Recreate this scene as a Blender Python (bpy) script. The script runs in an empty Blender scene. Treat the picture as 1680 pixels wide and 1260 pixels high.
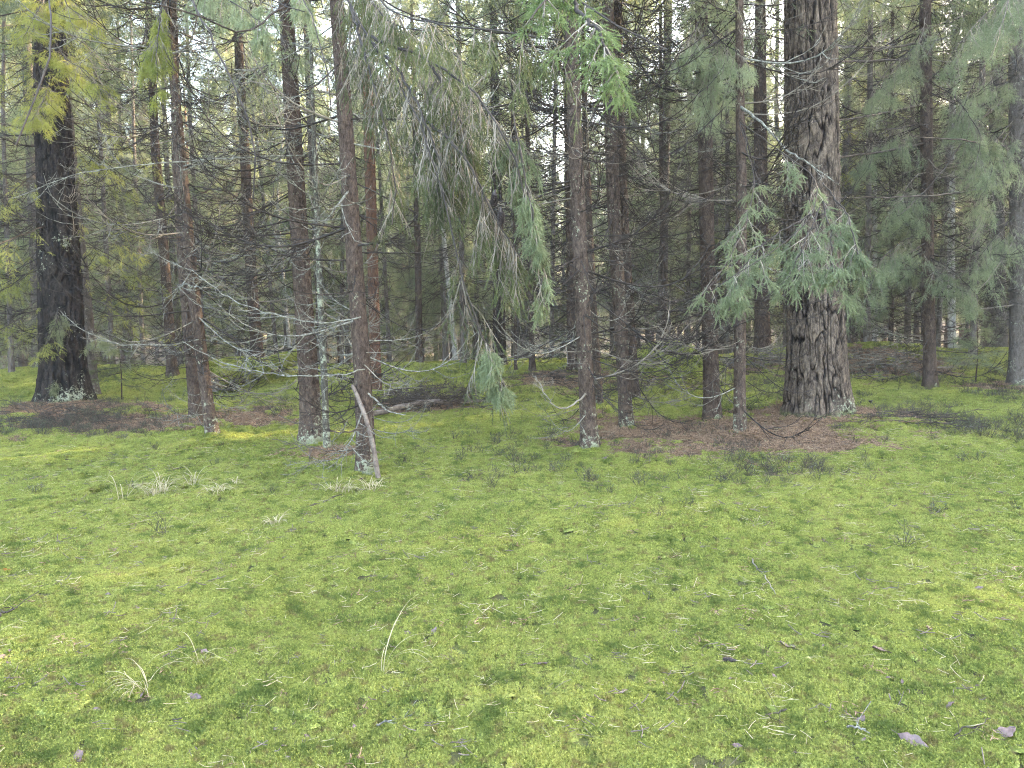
import bpy, math
import numpy as np
from mathutils import Vector, Matrix
R = math.radians
C = bpy.context.scene.collection
scene = bpy.context.scene

# ------------------------------------------------------------------ camera
FPX = 1262.0
PITCH = math.atan((630 - 507) / FPX)
ROLL = R(1.2)
EYE = 1.55
cf = np.array([0, math.cos(PITCH), -math.sin(PITCH)])
r0 = np.array([1.0, 0, 0]); u0 = np.array([0, math.sin(PITCH), math.cos(PITCH)])
cr = r0 * math.cos(ROLL) - u0 * math.sin(ROLL)
cu = u0 * math.cos(ROLL) + r0 * math.sin(ROLL)
cam = bpy.data.objects.new('camera', bpy.data.cameras.new('camera'))
C.objects.link(cam); scene.camera = cam
M4 = Matrix(((cr[0], cu[0], -cf[0], 0), (cr[1], cu[1], -cf[1], 0), (cr[2], cu[2], -cf[2], EYE), (0, 0, 0, 1)))
cam.matrix_world = M4
cam.data.sensor_width = 36; cam.data.lens = 36 * FPX / 1680
cam.data.clip_start = 0.05; cam.data.clip_end = 500

# ------------------------------------------------------------------ world, sun, exposure
SUN_EL, SUN_AZ = R(24), R(62)          # azimuth from +Y (into the picture) towards +X
w = bpy.data.worlds.new('World'); scene.world = w; w.use_nodes = True
nt = w.node_tree; bg = nt.nodes['Background']
sky = nt.nodes.new('ShaderNodeTexSky'); sky.sky_type = 'NISHITA'; sky.sun_disc = False
sky.sun_elevation = SUN_EL; sky.sun_rotation = SUN_AZ
sky.air_density = 1.0; sky.dust_density = 2.5; sky.ozone_density = 1.0
nt.links.new(sky.outputs[0], bg.inputs[0]); bg.inputs[1].default_value = 0.15
sun = bpy.data.objects.new('sun', bpy.data.lights.new('sun', 'SUN')); C.objects.link(sun)
sun.data.energy = 3.4; sun.data.angle = R(0.5); sun.data.color = (1, 0.86, 0.66)
sd = Vector((math.sin(SUN_AZ) * math.cos(SUN_EL), math.cos(SUN_AZ) * math.cos(SUN_EL), math.sin(SUN_EL)))
sun.rotation_euler = sd.to_track_quat('Z', 'Y').to_euler()
scene.view_settings.view_transform = 'Standard'; scene.view_settings.look = 'None'
scene.view_settings.gamma = 1; scene.view_settings.exposure = 4.64
scene.view_settings.use_white_balance = True; scene.view_settings.white_balance_temperature = 7900; scene.view_settings.white_balance_tint = 12
scene.render.engine = 'CYCLES'
scene.cycles.max_bounces = 6; scene.cycles.diffuse_bounces = 3; scene.cycles.transmission_bounces = 3
scene.cycles.glossy_bounces = 1; scene.cycles.transparent_max_bounces = 4
scene.cycles.use_adaptive_sampling = True; scene.cycles.adaptive_threshold = 0.01
scene.cycles.use_denoising = True; scene.cycles.denoising_prefilter = 'NONE'; scene.cycles.filter_width = 1.1; scene.cycles.sample_clamp_indirect = 4

# ------------------------------------------------------------------ noise
def _h(ix, iy, iz, seed):
    n = (ix.astype(np.int64) * 374761393 + iy.astype(np.int64) * 668265263 + iz.astype(np.int64) * 2147483647 + seed * 1274126177) & 0xffffffff
    n = ((n ^ (n >> 13)) * 1274126177) & 0xffffffff
    n = ((n ^ (n >> 16)) * 2246822519) & 0xffffffff
    return ((n ^ (n >> 15)) & 0xffffff) / float(0xffffff)
def vn(x, y, z, seed=0):
    x, y, z = np.broadcast_arrays(np.asarray(x, float), np.asarray(y, float), np.asarray(z, float))
    ix, iy, iz = np.floor(x), np.floor(y), np.floor(z)
    fx, fy, fz = x - ix, y - iy, z - iz
    fx, fy, fz = [f * f * (3 - 2 * f) for f in (fx, fy, fz)]
    r = 0
    for a in (0, 1):
        for b in (0, 1):
            for c in (0, 1):
                r = r + _h(ix + a, iy + b, iz + c, seed) * (fx if a else 1 - fx) * (fy if b else 1 - fy) * (fz if c else 1 - fz)
    return r * 2 - 1
def fbm(x, y, z=0.0, o=3, seed=0):
    r = 0; a = 1.0; s = 0
    for k in range(o):
        r = r + a * vn(np.asarray(x) * 2 ** k, np.asarray(y) * 2 ** k, np.asarray(z) * 2 ** k, seed + k); s += a; a *= .5
    return r / s
def ss(a, b, x):
    t = np.clip((x - a) / (b - a), 0, 1); return t * t * (3 - 2 * t)

# ------------------------------------------------------------------ terrain height
def xat(px, y): return (px - 840) / FPX * y
MOUNDS = [  # px, y, height, sx, sy
    (1100, 15.2, .72, 0.95, 1.5), (1300, 17.5, .45, 2.2, 2.0), (60, 18.5, .30, 3.2, 2.6), (250, 18.0, .15, 2.0, 2.0),
    (400, 18.5, .40, 1.0, 1.2), (660, 16.5, .36, 1.2, 1.6), (1460, 16.0, .38, 1.3, 1.5), (1640, 17.0, .35, 2.2, 2.2),
    (107, 12.6, .12, 1.3, 1.2), (1345, 10.3, .13, 1.1, 1.0), (870, 17.0, .10, 2.0, 2.5), (330, 9.0, .10, 2.0, 0.9), (1000, 5.5, .05, 1.4, .8),
]
MOUNDS = [(xat(p, y), y, h, sx, sy) for p, y, h, sx, sy in MOUNDS]
def H(x, y):
    x = np.asarray(x, float); y = np.asarray(y, float)
    z = -2.3 * ss(19, 60, y) + 6.5 * ss(72, 140, y) + 0 * x
    for mx, my, mh, sx, sy in MOUNDS:
        z = z + mh * np.exp(-(((x - mx) / sx) ** 2 + ((y - my) / sy) ** 2))
    z = z + fbm(x * .45, y * .45, 3.3, 2, 5) * .07 * ss(3, 9, y)
    far = 1 - .6 * ss(8, 20, y)
    n = fbm(x * 2.2, y * 2.2, .5, 3, 11)
    z = z + (.055 * n - .065 * np.exp(-(np.abs(fbm(x * 1.5, y * 1.9, 1.7, 2, 21)) / .08) ** 2) * ss(.1, .5, vn(x * .9, y * .9, 2.2, 31))) * far
    z = z + .012 * fbm(x * 9, y * 9, .2, 2, 41)
    return z
def h1(x, y): return float(H(np.array([x]), np.array([y]))[0])
def ray(px, py):
    d = cf + cr * (px - 840) / FPX - cu * (py - 630) / FPX
    return d / np.linalg.norm(d)
def gp(px, py):                       # where the sight line through a pixel meets the ground
    d = ray(px, py); t = np.arange(1.0, 120, .03)
    P = np.array([0, 0, EYE]) + t[:, None] * d
    k = np.nonzero(P[:, 2] < H(P[:, 0], P[:, 1]))[0]
    k = k[0] if len(k) else -1
    return P[k]
def pl(px, py, y):                    # the point at depth y behind a pixel
    d = ray(px, py); return np.array([0, 0, EYE]) + d * (y / d[1])

LITTER = [  # px, y, half width, half depth, strength
    (1230, 9.0, 2.0, 1.55, 1), (1340, 9.9, 1.3, 1.2, 1), (250, 11.0, 1.9, 1.35, 1), (110, 12.3, 1.5, 1.2, 1), (560, 8.3, .72, .42, 1), (700, 12.3, 1.2, 1.2, .9),
    (930, 16.0, 1.7, 2.6, .9), (1480, 9.9, 1.1, .7, .75), (990, 9.8, .55, 1.6, .85), (1300, 15.8, 2.2, 1.8, .75), (1440, 15.0, 1.3, 1.2, .8),
    (400, 12.0, 1.0, .7, .7), (1660, 12.9, .8, .8, .9)]
LITTER = [(xat(p, y), y, a, b, s) for p, y, a, b, s in LITTER]
def litter(x, y):
    m = np.zeros_like(np.asarray(x, float))
    e = fbm(np.asarray(x) * 1.6, np.asarray(y) * 1.6, 9.1, 4, 51) * .8
    for lx, ly, a, b, s in LITTER:
        d = np.sqrt(((x - lx) / a) ** 2 + ((y - ly) / b) ** 2) + e
        m = np.maximum(m, s * (1 - ss(.42, 1.28, d)))
    return m

# ------------------------------------------------------------------ materials
def new_mat(name):
    m = bpy.data.materials.new(name); m.use_nodes = True
    m.node_tree.nodes.clear(); return m, m.node_tree.nodes, m.node_tree.links
def nz(N, L, vec, scale, detail=3, rough=.6):
    n = N.new('ShaderNodeTexNoise'); n.inputs['Scale'].default_value = scale
    n.inputs['Detail'].default_value = detail; n.inputs['Roughness'].default_value = rough
    L.new(vec, n.inputs['Vector']); return n.outputs['Fac']
def ramp(N, L, fac, stops):
    r = N.new('ShaderNodeValToRGB'); e = r.color_ramp.elements
    while len(e) < len(stops): e.new(.5)
    for k, (p, c) in enumerate(stops):
        e[k].position = p; e[k].color = (*c, 1) if len(c) == 3 else c
    L.new(fac, r.inputs[0]); return r.outputs[0]
def mixc(N, L, f, a, b, mode='MIX'):
    m = N.new('ShaderNodeMix'); m.data_type = 'RGBA'; m.blend_type = mode
    for s, v in ((0, f), (6, a), (7, b)):
        if isinstance(v, (int, float)): m.inputs[s].default_value = v
        elif isinstance(v, tuple): m.inputs[s].default_value = (*v, 1)
        else: L.new(v, m.inputs[s])
    return m.outputs[2]
def mth(N, L, op, a, b=0.0, clamp=False):
    m = N.new('ShaderNodeMath'); m.operation = op; m.use_clamp = clamp
    for s, v in ((0, a), (1, b)):
        if isinstance(v, (int, float)): m.inputs[s].default_value = v
        else: L.new(v, m.inputs[s])
    return m.outputs[0]
def surf(N, L, col, rough=.85, bump=None, bs=.4, bd=.01, transl=0.0, spec=.3):
    p = N.new('ShaderNodeBsdfPrincipled'); o = N.new('ShaderNodeOutputMaterial')
    if isinstance(col, tuple): p.inputs['Base Color'].default_value = (*col, 1)
    else: L.new(col, p.inputs['Base Color'])
    p.inputs['Roughness'].default_value = rough; p.inputs['Specular IOR Level'].default_value = spec
    if bump is not None:
        b = N.new('ShaderNodeBump'); b.inputs['Strength'].default_value = bs; b.inputs['Distance'].default_value = bd
        L.new(bump, b.inputs['Height']); L.new(b.outputs[0], p.inputs['Normal'])
    out = p.outputs[0]
    if transl:
        t = N.new('ShaderNodeBsdfTranslucent'); mx = N.new('ShaderNodeMixShader'); mx.inputs[0].default_value = transl
        if isinstance(col, tuple): t.inputs[0].default_value = (*col, 1)
        else: L.new(col, t.inputs[0])
        L.new(out, mx.inputs[1]); L.new(t.outputs[0], mx.inputs[2]); out = mx.outputs[0]
    L.new(out, o.inputs[0])

def bark(name, c0, c1, c2, lichen=.0, foot=.0, scale=28., lcol=(.33, .35, .27), redtop=0):
    m, N, L = new_mat(name)
    tc = N.new('ShaderNodeTexCoord').outputs['Object']
    sep = N.new('ShaderNodeSeparateXYZ'); L.new(tc, sep.inputs[0]); z = sep.outputs[2]
    mp = N.new('ShaderNodeMapping'); mp.inputs['Scale'].default_value = (1, 1, .45); L.new(tc, mp.inputs[0])
    n1 = nz(N, L, mp.outputs[0], scale, 5, .7); n2 = nz(N, L, tc, 3.0, 3)
    n3 = nz(N, L, mp.outputs[0], scale * 3, 3, .7)
    col = ramp(N, L, n1, [(.32, c0), (.5, c1), (.68, c2)])
    col = mixc(N, L, mth(N, L, 'MULTIPLY', n2, .55), col, c0)
    if redtop:
        col = mixc(N, L, ramp(N, L, mth(N, L, 'ADD', mth(N, L, 'MULTIPLY', z, .09), mth(N, L, 'MULTIPLY', n2, .4)), [(.55, (0, 0, 0)), (.85, (1, 1, 1))]), col, (.17, .085, .05))
    col = mixc(N, L, ramp(N, L, n3, [(.45, (0, 0, 0)), (.7, (.5, .5, .5))]), col, c2)
    ca = N.new('ShaderNodeAttribute'); ca.attribute_name = 'crack'
    col = mixc(N, L, ca.outputs['Fac'], tuple(c * .5 for c in c0), col)
    if lichen or foot:
        nl = nz(N, L, tc, 24, 5, .78); nb = nz(N, L, tc, 2.1, 2)
        ft = N.new('ShaderNodeMapRange'); L.new(z, ft.inputs[0])
        ft.inputs[1].default_value = 0.0; ft.inputs[2].default_value = .8; ft.inputs[3].default_value = foot; ft.inputs[4].default_value = 0
        s = mth(N, L, 'ADD', nl, ft.outputs[0])
        s = mth(N, L, 'ADD', s, mth(N, L, 'MULTIPLY', mth(N, L, 'SUBTRACT', nb, .5), .7))
        s = mth(N, L, 'ADD', s, lichen)
        f = ramp(N, L, s, [(.67, (0, 0, 0)), (.73, (.85, .85, .85))])
        col = mixc(N, L, f, col, mixc(N, L, n3, (lcol[0] * .6, lcol[1] * .65, lcol[2] * .6), lcol))
        # moss at the very foot
        mf = N.new('ShaderNodeMapRange'); L.new(mth(N, L, 'ADD', z, mth(N, L, 'MULTIPLY', nb, -.22)), mf.inputs[0])
        mf.inputs[1].default_value = -.04; mf.inputs[2].default_value = .0; mf.inputs[3].default_value = 1; mf.inputs[4].default_value = 0
        col = mixc(N, L, mth(N, L, 'MULTIPLY', mf.outputs[0], ramp(N, L, nl, [(.4, (0, 0, 0)), (.6, (.75, .75, .75))])), col, (.06, .075, .018))
    hsum = mth(N, L, 'ADD', n1, mth(N, L, 'MULTIPLY', n3, .4))
    surf(N, L, col, .95, hsum, 1.0, .035, spec=.12); return m

def leafmat(name, ca, cb, cc, transl=.35, rough=.55, nscale=3.0):
    m, N, L = new_mat(name)
    g = N.new('ShaderNodeNewGeometry'); oi = N.new('ShaderNodeObjectInfo')
    n = nz(N, L, g.outputs['Position'], nscale, 4, .7)
    f = mth(N, L, 'ADD', mth(N, L, 'MULTIPLY', n, .8), mth(N, L, 'MULTIPLY', oi.outputs['Random'], .22))
    col = ramp(N, L, f, [(.33, ca), (.5, cb), (.68, cc)])
    surf(N, L, col, rough, transl=transl, spec=.35); return m
def simple(name, ca, cb, scale=40., rough=.85, transl=0., bs=0):
    m, N, L = new_mat(name)
    g = N.new('ShaderNodeNewGeometry')
    n = nz(N, L, g.outputs['Position'], scale, 4, .7)
    col = ramp(N, L, n, [(.35, ca), (.65, cb)])
    surf(N, L, col, rough, n if bs else None, bs, .01, transl=transl); return m

MT = {}
MT['spruce'] = bark('spruce_bark', (.010, .007, .006), (.060, .043, .035), (.12, .09, .072), .0, .10, 30)
MT['spruce_lichen'] = bark('lichened_spruce_bark', (.011, .008, .007), (.066, .048, .039), (.135, .10, .082), .045, .15, 30)
MT['spruce_white'] = bark('white_footed_spruce_bark', (.011, .008, .007), (.064, .046, .037), (.135, .098, .08), .02, .2, 34)
MT['spruce_grey'] = bark('grey_spruce_bark', (0.037, 0.031, 0.028), (0.087, 0.074, 0.065), (0.136, 0.124, 0.112), .03, .12, 26)
MT['thin_lichen'] = bark('lichen_covered_bark', (0.031, 0.028, 0.025), (0.074, 0.068, 0.056), (0.124, 0.118, 0.099), .13, .1, 34)
MT['pine_big'] = bark('old_pine_bark', (.010, .007, .006), (.085, .065, .052), (.20, .16, .125), -.06, .17, 16)
MT['dark_big'] = bark('old_dark_bark', (0.007, 0.006, 0.006), (0.022, 0.017, 0.014), (0.053, 0.042, 0.035), .0, .14, 20)
MT['pine'] = bark('pine_bark', (0.031, 0.019, 0.015), (0.087, 0.050, 0.037), (0.143, 0.081, 0.056), 0, 0, 22, redtop=1)
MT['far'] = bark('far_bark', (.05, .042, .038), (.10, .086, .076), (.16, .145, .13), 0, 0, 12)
MT['birch'] = bark('birch_bark', (.05, .045, .04), (.35, .34, .32), (.5, .49, .46), 0, 0, 7)
MT['twig'] = simple('dead_twig_bark', (.020, .015, .012), (.070, .056, .045), 9)
MT['twig_dark'] = simple('dark_limb_bark', (.008, .006, .005), (.038, .03, .025), 12)
MT['twig_grey'] = simple('grey_twig_bark', (.07, .06, .048), (.21, .185, .15), 6)
MT['twig_lichen'] = simple('lichened_twig_bark', (.035, .028, .024), (.22, .225, .19), 30)
MT['needle'] = leafmat('spruce_needles', (.09, .12, .058), (.155, .19, .10), (.24, .27, .14), .5, nscale=1.2)
MT['needle_olive'] = leafmat('old_spruce_needles', (.065, .075, .033), (.125, .145, .068), (.19, .21, .11), nscale=5)
MT['needle_hang'] = leafmat('hanging_spruce_needles', (.035, .045, .018), (.075, .095, .036), (.135, .16, .07), nscale=4)
MT['needle_mint'] = leafmat('pale_spruce_needles', (.10, .13, .07), (.165, .205, .11), (.245, .285, .165), nscale=4)
MT['needle_bright'] = leafmat('bright_spruce_needles', (.08, .125, .045), (.14, .195, .075), (.20, .26, .12), .45, nscale=8)
MT['needle_sun_yellow'] = leafmat('sunlit_yellow_needles', (.13, .155, .035), (.25, .27, .06), (.38, .37, .10), .5, nscale=4)  # warm sunlight on the left boughs is put into this colour; birch crowns share it
MT['straw'] = simple('dry_grass', (.30, .26, .15), (.52, .46, .30), 12, .7, .3)
MT['leaf'] = simple('dead_leaf', (.07, .045, .042), (.17, .12, .11), 35, .6, .15)
MT['leaf_pale'] = simple('pale_dead_leaf', (.085, .055, .052), (.17, .125, .12), 35, .6, .2)
MT['leaf_orange'] = simple('orange_dead_leaf', (.35, .13, .04), (.5, .22, .07), 35, .6, .2)
MT['leaf_yellow'] = simple('yellow_leaf', (.55, .5, .18), (.65, .6, .3), 35, .6, .2)
MT['cone'] = simple('cone_scales', (.012, .009, .008), (.04, .03, .028), 120, .5)
MT['bilberry'] = leafmat('bilberry_leaves', (.03, .05, .025), (.06, .085, .04), (.12, .14, .08), .2)
MT['deadwood'] = simple('dead_wood', (.06, .045, .04), (.17, .14, .12), 14, .9, 0, .5)

# moss (tuft) material: patches of lime, green and olive
def mossmat():
    m, N, L = new_mat('moss')
    g = N.new('ShaderNodeNewGeometry').outputs['Position']; oi = N.new('ShaderNodeObjectInfo')
    a = nz(N, L, g, .55, 3); b = nz(N, L, g, 3.2, 4, .7); c = nz(N, L, g, 75, 2)
    s = mth(N, L, 'ADD', mth(N, L, 'MULTIPLY', a, .45), mth(N, L, 'MULTIPLY', b, .45))
    s = mth(N, L, 'ADD', s, mth(N, L, 'MULTIPLY', oi.outputs['Random'], .12))
    col = ramp(N, L, s, [(.34, (.115, .15, .034)), (.46, (.205, .245, .058)), (.56, (.275, .305, .08)), (.68, (.36, .35, .095))])
    col = mixc(N, L, ramp(N, L, c, [(.50, (0, 0, 0)), (.62, (.78, .78, .78))]), col, (.065, .09, .022))
    d = nz(N, L, g, 95, 2)
    col = mixc(N, L, ramp(N, L, d, [(.54, (0, 0, 0)), (.62, (.8, .8, .8))]), col, (.42, .45, .12))
    e = nz(N, L, g, 17, 3, .7)
    col = mixc(N, L, ramp(N, L, e, [(.54, (0, 0, 0)), (.66, (.75, .75, .75))]), col, (.15, .105, .05))
    f_ = nz(N, L, g, 6.3, 4, .75)
    col = mixc(N, L, ramp(N, L, f_, [(.36, (.8, .8, .8)), (.47, (0, 0, 0))]), col, (.07, .11, .025))
    surf(N, L, col, .75, transl=.35, spec=.2); return m
MT['moss'] = mossmat()
def groundmat():
    m, N, L = new_mat('forest_floor')
    g = N.new('ShaderNodeNewGeometry').outputs['Position']
    at = N.new('ShaderNodeAttribute'); at.attribute_name = 'litter'
    a = nz(N, L, g, .5, 4); b = nz(N, L, g, 9, 5, .75); c = nz(N, L, g, 70, 3, .7)
    ms = ramp(N, L, mth(N, L, 'ADD', mth(N, L, 'MULTIPLY', a, .5), mth(N, L, 'MULTIPLY', b, .5)), [(.36, (.03, .026, .012)), (.5, (.06, .06, .02)), (.64, (.11, .13, .03))])
    lt = ramp(N, L, mth(N, L, 'ADD', mth(N, L, 'MULTIPLY', c, .6), mth(N, L, 'MULTIPLY', b, .4)), [(.38, (.016, .009, .006)), (.5, (.062, .038, .024)), (.62, (.18, .115, .075))])
    col = mixc(N, L, at.outputs['Fac'], ms, lt)
    # forest floor further back: browner between the moss
    sep = N.new('ShaderNodeSeparateXYZ'); L.new(g, sep.inputs[0])
    mr = N.new('ShaderNodeMapRange'); L.new(sep.outputs[1], mr.inputs[0]); mr.inputs[1].default_value = 20; mr.inputs[2].default_value = 34
    f = mth(N, L, 'MULTIPLY', mr.outputs[0], ramp(N, L, a, [(.42, (1, 1, 1)), (.58, (.15, .15, .15))]))
    col = mixc(N, L, f, col, (.12, .09, .07))
    surf(N, L, col, .95, mth(N, L, 'ADD', b, mth(N, L, 'MULTIPLY', c, .5)), .8, .03); return m
MT['ground'] = groundmat()
MT['litter'] = simple('fallen_needles', (.035, .02, .012), (.35, .225, .145), 50)

# ------------------------------------------------------------------ mesh accumulator
class MB:
    def __init__(s): s.v = []; s.f = []; s.m = []; s.n = 0
    def add(s, v, f, mi=0):
        v = np.asarray(v, np.float32).reshape(-1, 3); f = np.asarray(f, np.int64)
        s.v.append(v); s.f.append(f + s.n); s.m.append(np.full(len(f), mi, np.int32)); s.n += len(v)
    def mesh(s, name, mats, smooth=False):
        me = bpy.data.meshes.new(name)
        if not s.v: return me
        V = np.concatenate(s.v); me.vertices.add(len(V)); me.vertices.foreach_set('co', V.ravel())
        tot = np.concatenate([np.full(len(f), f.shape[1], np.int32) for f in s.f])
        idx = np.concatenate([f.ravel() for f in s.f]).astype(np.int32)
        me.loops.add(len(idx)); me.loops.foreach_set('vertex_index', idx)
        st = np.concatenate([[0], np.cumsum(tot)[:-1]]).astype(np.int32)
        me.polygons.add(len(tot)); me.polygons.foreach_set('loop_start', st)
        try: me.polygons.foreach_set('loop_total', tot)
        except Exception: pass
        me.polygons.foreach_set('material_index', np.concatenate(s.m))
        me.update(calc_edges=True)
        if smooth: me.polygons.foreach_set('use_smooth', np.ones(len(tot), bool))
        for m in (mats if isinstance(mats, (list, tuple)) else [mats]): me.materials.append(m)
        return me
def obj(name, me, parent=None, loc=None):
    o = bpy.data.objects.new(name, me); C.objects.link(o)
    if parent is not None: o.parent = parent
    if loc is not None: o.location = Vector([float(a) for a in loc])
    return o
def tag(o, label=None, cat=None, group=None, kind=None):
    for k, v in (('label', label), ('category', cat), ('group', group), ('kind', kind)):
        if v: o[k] = v
    return o
def thing(name, loc, label, cat, group=None):
    return tag(obj(name, None, loc=loc), label, cat, group)

def norm(a): return a / np.maximum(np.linalg.norm(a, axis=-1, keepdims=True), 1e-9)
def tubes(mb, P, Rr, sides=3, mi=0):
    """P (K,n,3), Rr (K,n): K tubes of n rings"""
    K, n, _ = P.shape
    if K == 0: return
    T = norm(np.gradient(P, axis=1))
    ref = np.tile(np.array([.13, .21, .97]), (K, n, 1)); ref[np.abs(T[..., 2]) > .9] = (1, .1, .1)
    A = norm(np.cross(T, ref)); B = np.cross(T, A)
    a = np.arange(sides) * 2 * math.pi / sides
    V = P[:, :, None] + Rr[:, :, None, None] * (A[:, :, None] * np.cos(a)[:, None] + B[:, :, None] * np.sin(a)[:, None])
    k = np.arange(K)[:, None, None] * n * sides; i = np.arange(n - 1)[:, None] * sides; j = np.arange(sides); j2 = (j + 1) % sides
    q = np.stack([k + i + j, k + i + j2, k + i + sides + j2, k + i + sides + j], -1).reshape(-1, 4)
    mb.add(V.reshape(-1, 3), q, mi)
def curves(rng, P0, D0, L, n, sag=0., wig=.1, lift=0.):
    K = len(P0); D0 = norm(D0); pts = [P0]; p = P0.copy(); L = np.broadcast_to(L, (K,)); sag = np.broadcast_to(sag, (K,)); lift = np.broadcast_to(lift, (K,))
    d = D0.copy(); w_ = np.zeros((K, 3))
    for i in range(1, n):
        t = i / (n - 1); w_ = w_ * .6 + rng.normal(0, wig, (K, 3))
        dd = D0 + w_; dd[:, 2] += -sag * math.sin(t * math.pi * .75) + lift * t * t * 2
        d = norm(dd); p = p + d * (L / (n - 1))[:, None]; pts.append(p.copy())
    return np.stack(pts, 1)
def spawn(rng, P, per, t0=.1, t1=.98, ang=.9, jit=.25, down=0., up=0.):
    """per children on each parent curve -> start, direction, t, parent"""
    K, n, _ = P.shape
    t = np.sort(rng.uniform(t0, t1, (K, per)), 1); f = t * (n - 1); i = np.minimum(f.astype(int), n - 2); fr = (f - i)[..., None]
    kk = np.arange(K)[:, None]
    a = P[kk, i]; b = P[kk, i + 1]; S = a + (b - a) * fr; T = norm(b - a)
    side = norm(np.cross(T, np.array([0, 0, 1.]))) * np.where(np.arange(per) % 2, 1, -1)[None, :, None]
    upv = np.cross(side, T)
    al = ang + rng.normal(0, jit, (K, per, 1)); ro = rng.normal(0, .5, (K, per, 1))
    D = T * np.cos(al) + (side * np.cos(ro) + upv * np.sin(ro)) * np.sin(al)
    D[..., 2] += up - down
    return S.reshape(-1, 3), norm(D).reshape(-1, 3), t.ravel(), np.repeat(np.arange(K), per)
def frames(D, rng, roll=.4):
    up = np.tile([0, 0, 1.], (len(D), 1)) + rng.normal(0, roll, (len(D), 3))
    Y = norm(np.cross(up, D)); Z = np.cross(D, Y)
    return np.stack([D, Y, Z], 2)       # columns are the axes
def stamp(mb, tv, tf, P, F, s, mi=0):
    """stamp template tv/tf at P with frames F and scales s"""
    K = len(P)
    if K == 0: return
    V = np.einsum('kij,vj->kvi', F, tv) * np.asarray(s)[:, None, None] + P[:, None]
    f = (np.arange(K) * len(tv))[:, None, None] + tf[None]
    mb.add(V.reshape(-1, 3), f.reshape(-1, tf.shape[1]), mi)

# sprig of a spruce, 1 unit long, lying along +X: needles as slim triangles round one axis and forks
def sprig(rng, n, nl, nw, forks=2):
    axes = [(np.zeros(3), np.array([1., 0, 0]), 1.)]
    for k in range(forks):
        sgn = 1 if k % 2 else -1; x0 = .12 + .24 * (k // 2) + .08 * (k % 2)
        a = sgn * rng.uniform(.65, .9)
        axes.append((np.array([x0, 0, 0]), np.array([math.cos(a), math.sin(a), -.08]), rng.uniform(.45, .62) * (1 - x0 * .6)))
    tot = sum(a[2] for a in axes); V = []; 
    for o, d, ln in axes:
        m = max(3, int(n * ln / tot)); t = (np.arange(m) + .5) / m * ln
        ph = np.arange(m) * 2.4 + rng.uniform(0, 6)
        y = norm(np.cross([0, 0, 1.], d)); z = np.cross(d, y)
        q = y * np.cos(ph)[:, None] + z * (np.sin(ph) * .75 + .2)[:, None]
        dn = norm(d * .75 + q * .8); p = o + d * t[:, None]
        wv = norm(np.cross(dn, rng.normal(0, 1, (m, 3)))) * nw / 2
        l = nl * rng.uniform(.8, 1.15, (m, 1)) * (1 - .35 * (t / ln)[:, None] ** 3)
        V.append(np.stack([p - wv, p + wv, p + dn * l], 1).reshape(-1, 3))
        # last needle along the axis end
    V = np.concatenate(V); F = np.arange(len(V)).reshape(-1, 3)
    return V, F
rs = np.random.default_rng(7)
SP_NEAR = [sprig(rs, 120, .12, .028, 2) for _ in range(3)]
SP_MID = [sprig(rs, 56, .15, .03, 3) for _ in range(3)]
SP_STRAND = [sprig(rs, 64, .13, .030, 0) for _ in range(3)]
SP_FAR = [sprig(rs, 26, .22, .05, 4) for _ in range(3)]

# ------------------------------------------------------------------ branches
def dead_branch(mb, rng, P0, D0, L, r=.009, dens=1., mi=0, fine=1., sag=.25, lift=.35):
    K = len(P0); L = np.broadcast_to(L, (K,)).astype(float)
    P = curves(rng, P0, D0, L, 12, sag, .028, lift)
    t = np.linspace(0, 1, 12)
    tubes(mb, P, (r * (L / 1.6) ** .5)[:, None] * (1 - .72 * t) + .0012, 4, mi)
    per = max(4, int(9 * dens))
    S, D, ts, par = spawn(rng, P, per, .12, .97, .58, .22, .16)
    l2 = L[par] * rng.uniform(.14, .5, len(S)) * (1.1 - .6 * ts)
    Q = curves(rng, S, D, l2, 6, .22, .07, .45)
    tubes(mb, Q, np.linspace(.0040, .0016, 6)[None] * fine * np.ones((len(S), 1)), 3, mi)
    k = rng.random(len(S)) < .8
    S3, D3, t3, p3 = spawn(rng, Q[k], max(2, int(3 * dens)), .2, .95, .7, .35, .05)
    if len(S3):
        l3 = l2[k][p3] * rng.uniform(.2, .5, len(S3))
        tubes(mb, curves(rng, S3, D3, l3, 4, .1, .15, .2), np.linspace(.0026, .0011, 4)[None] * fine * np.ones((len(S3), 1)), 3, mi)
    return P
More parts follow.
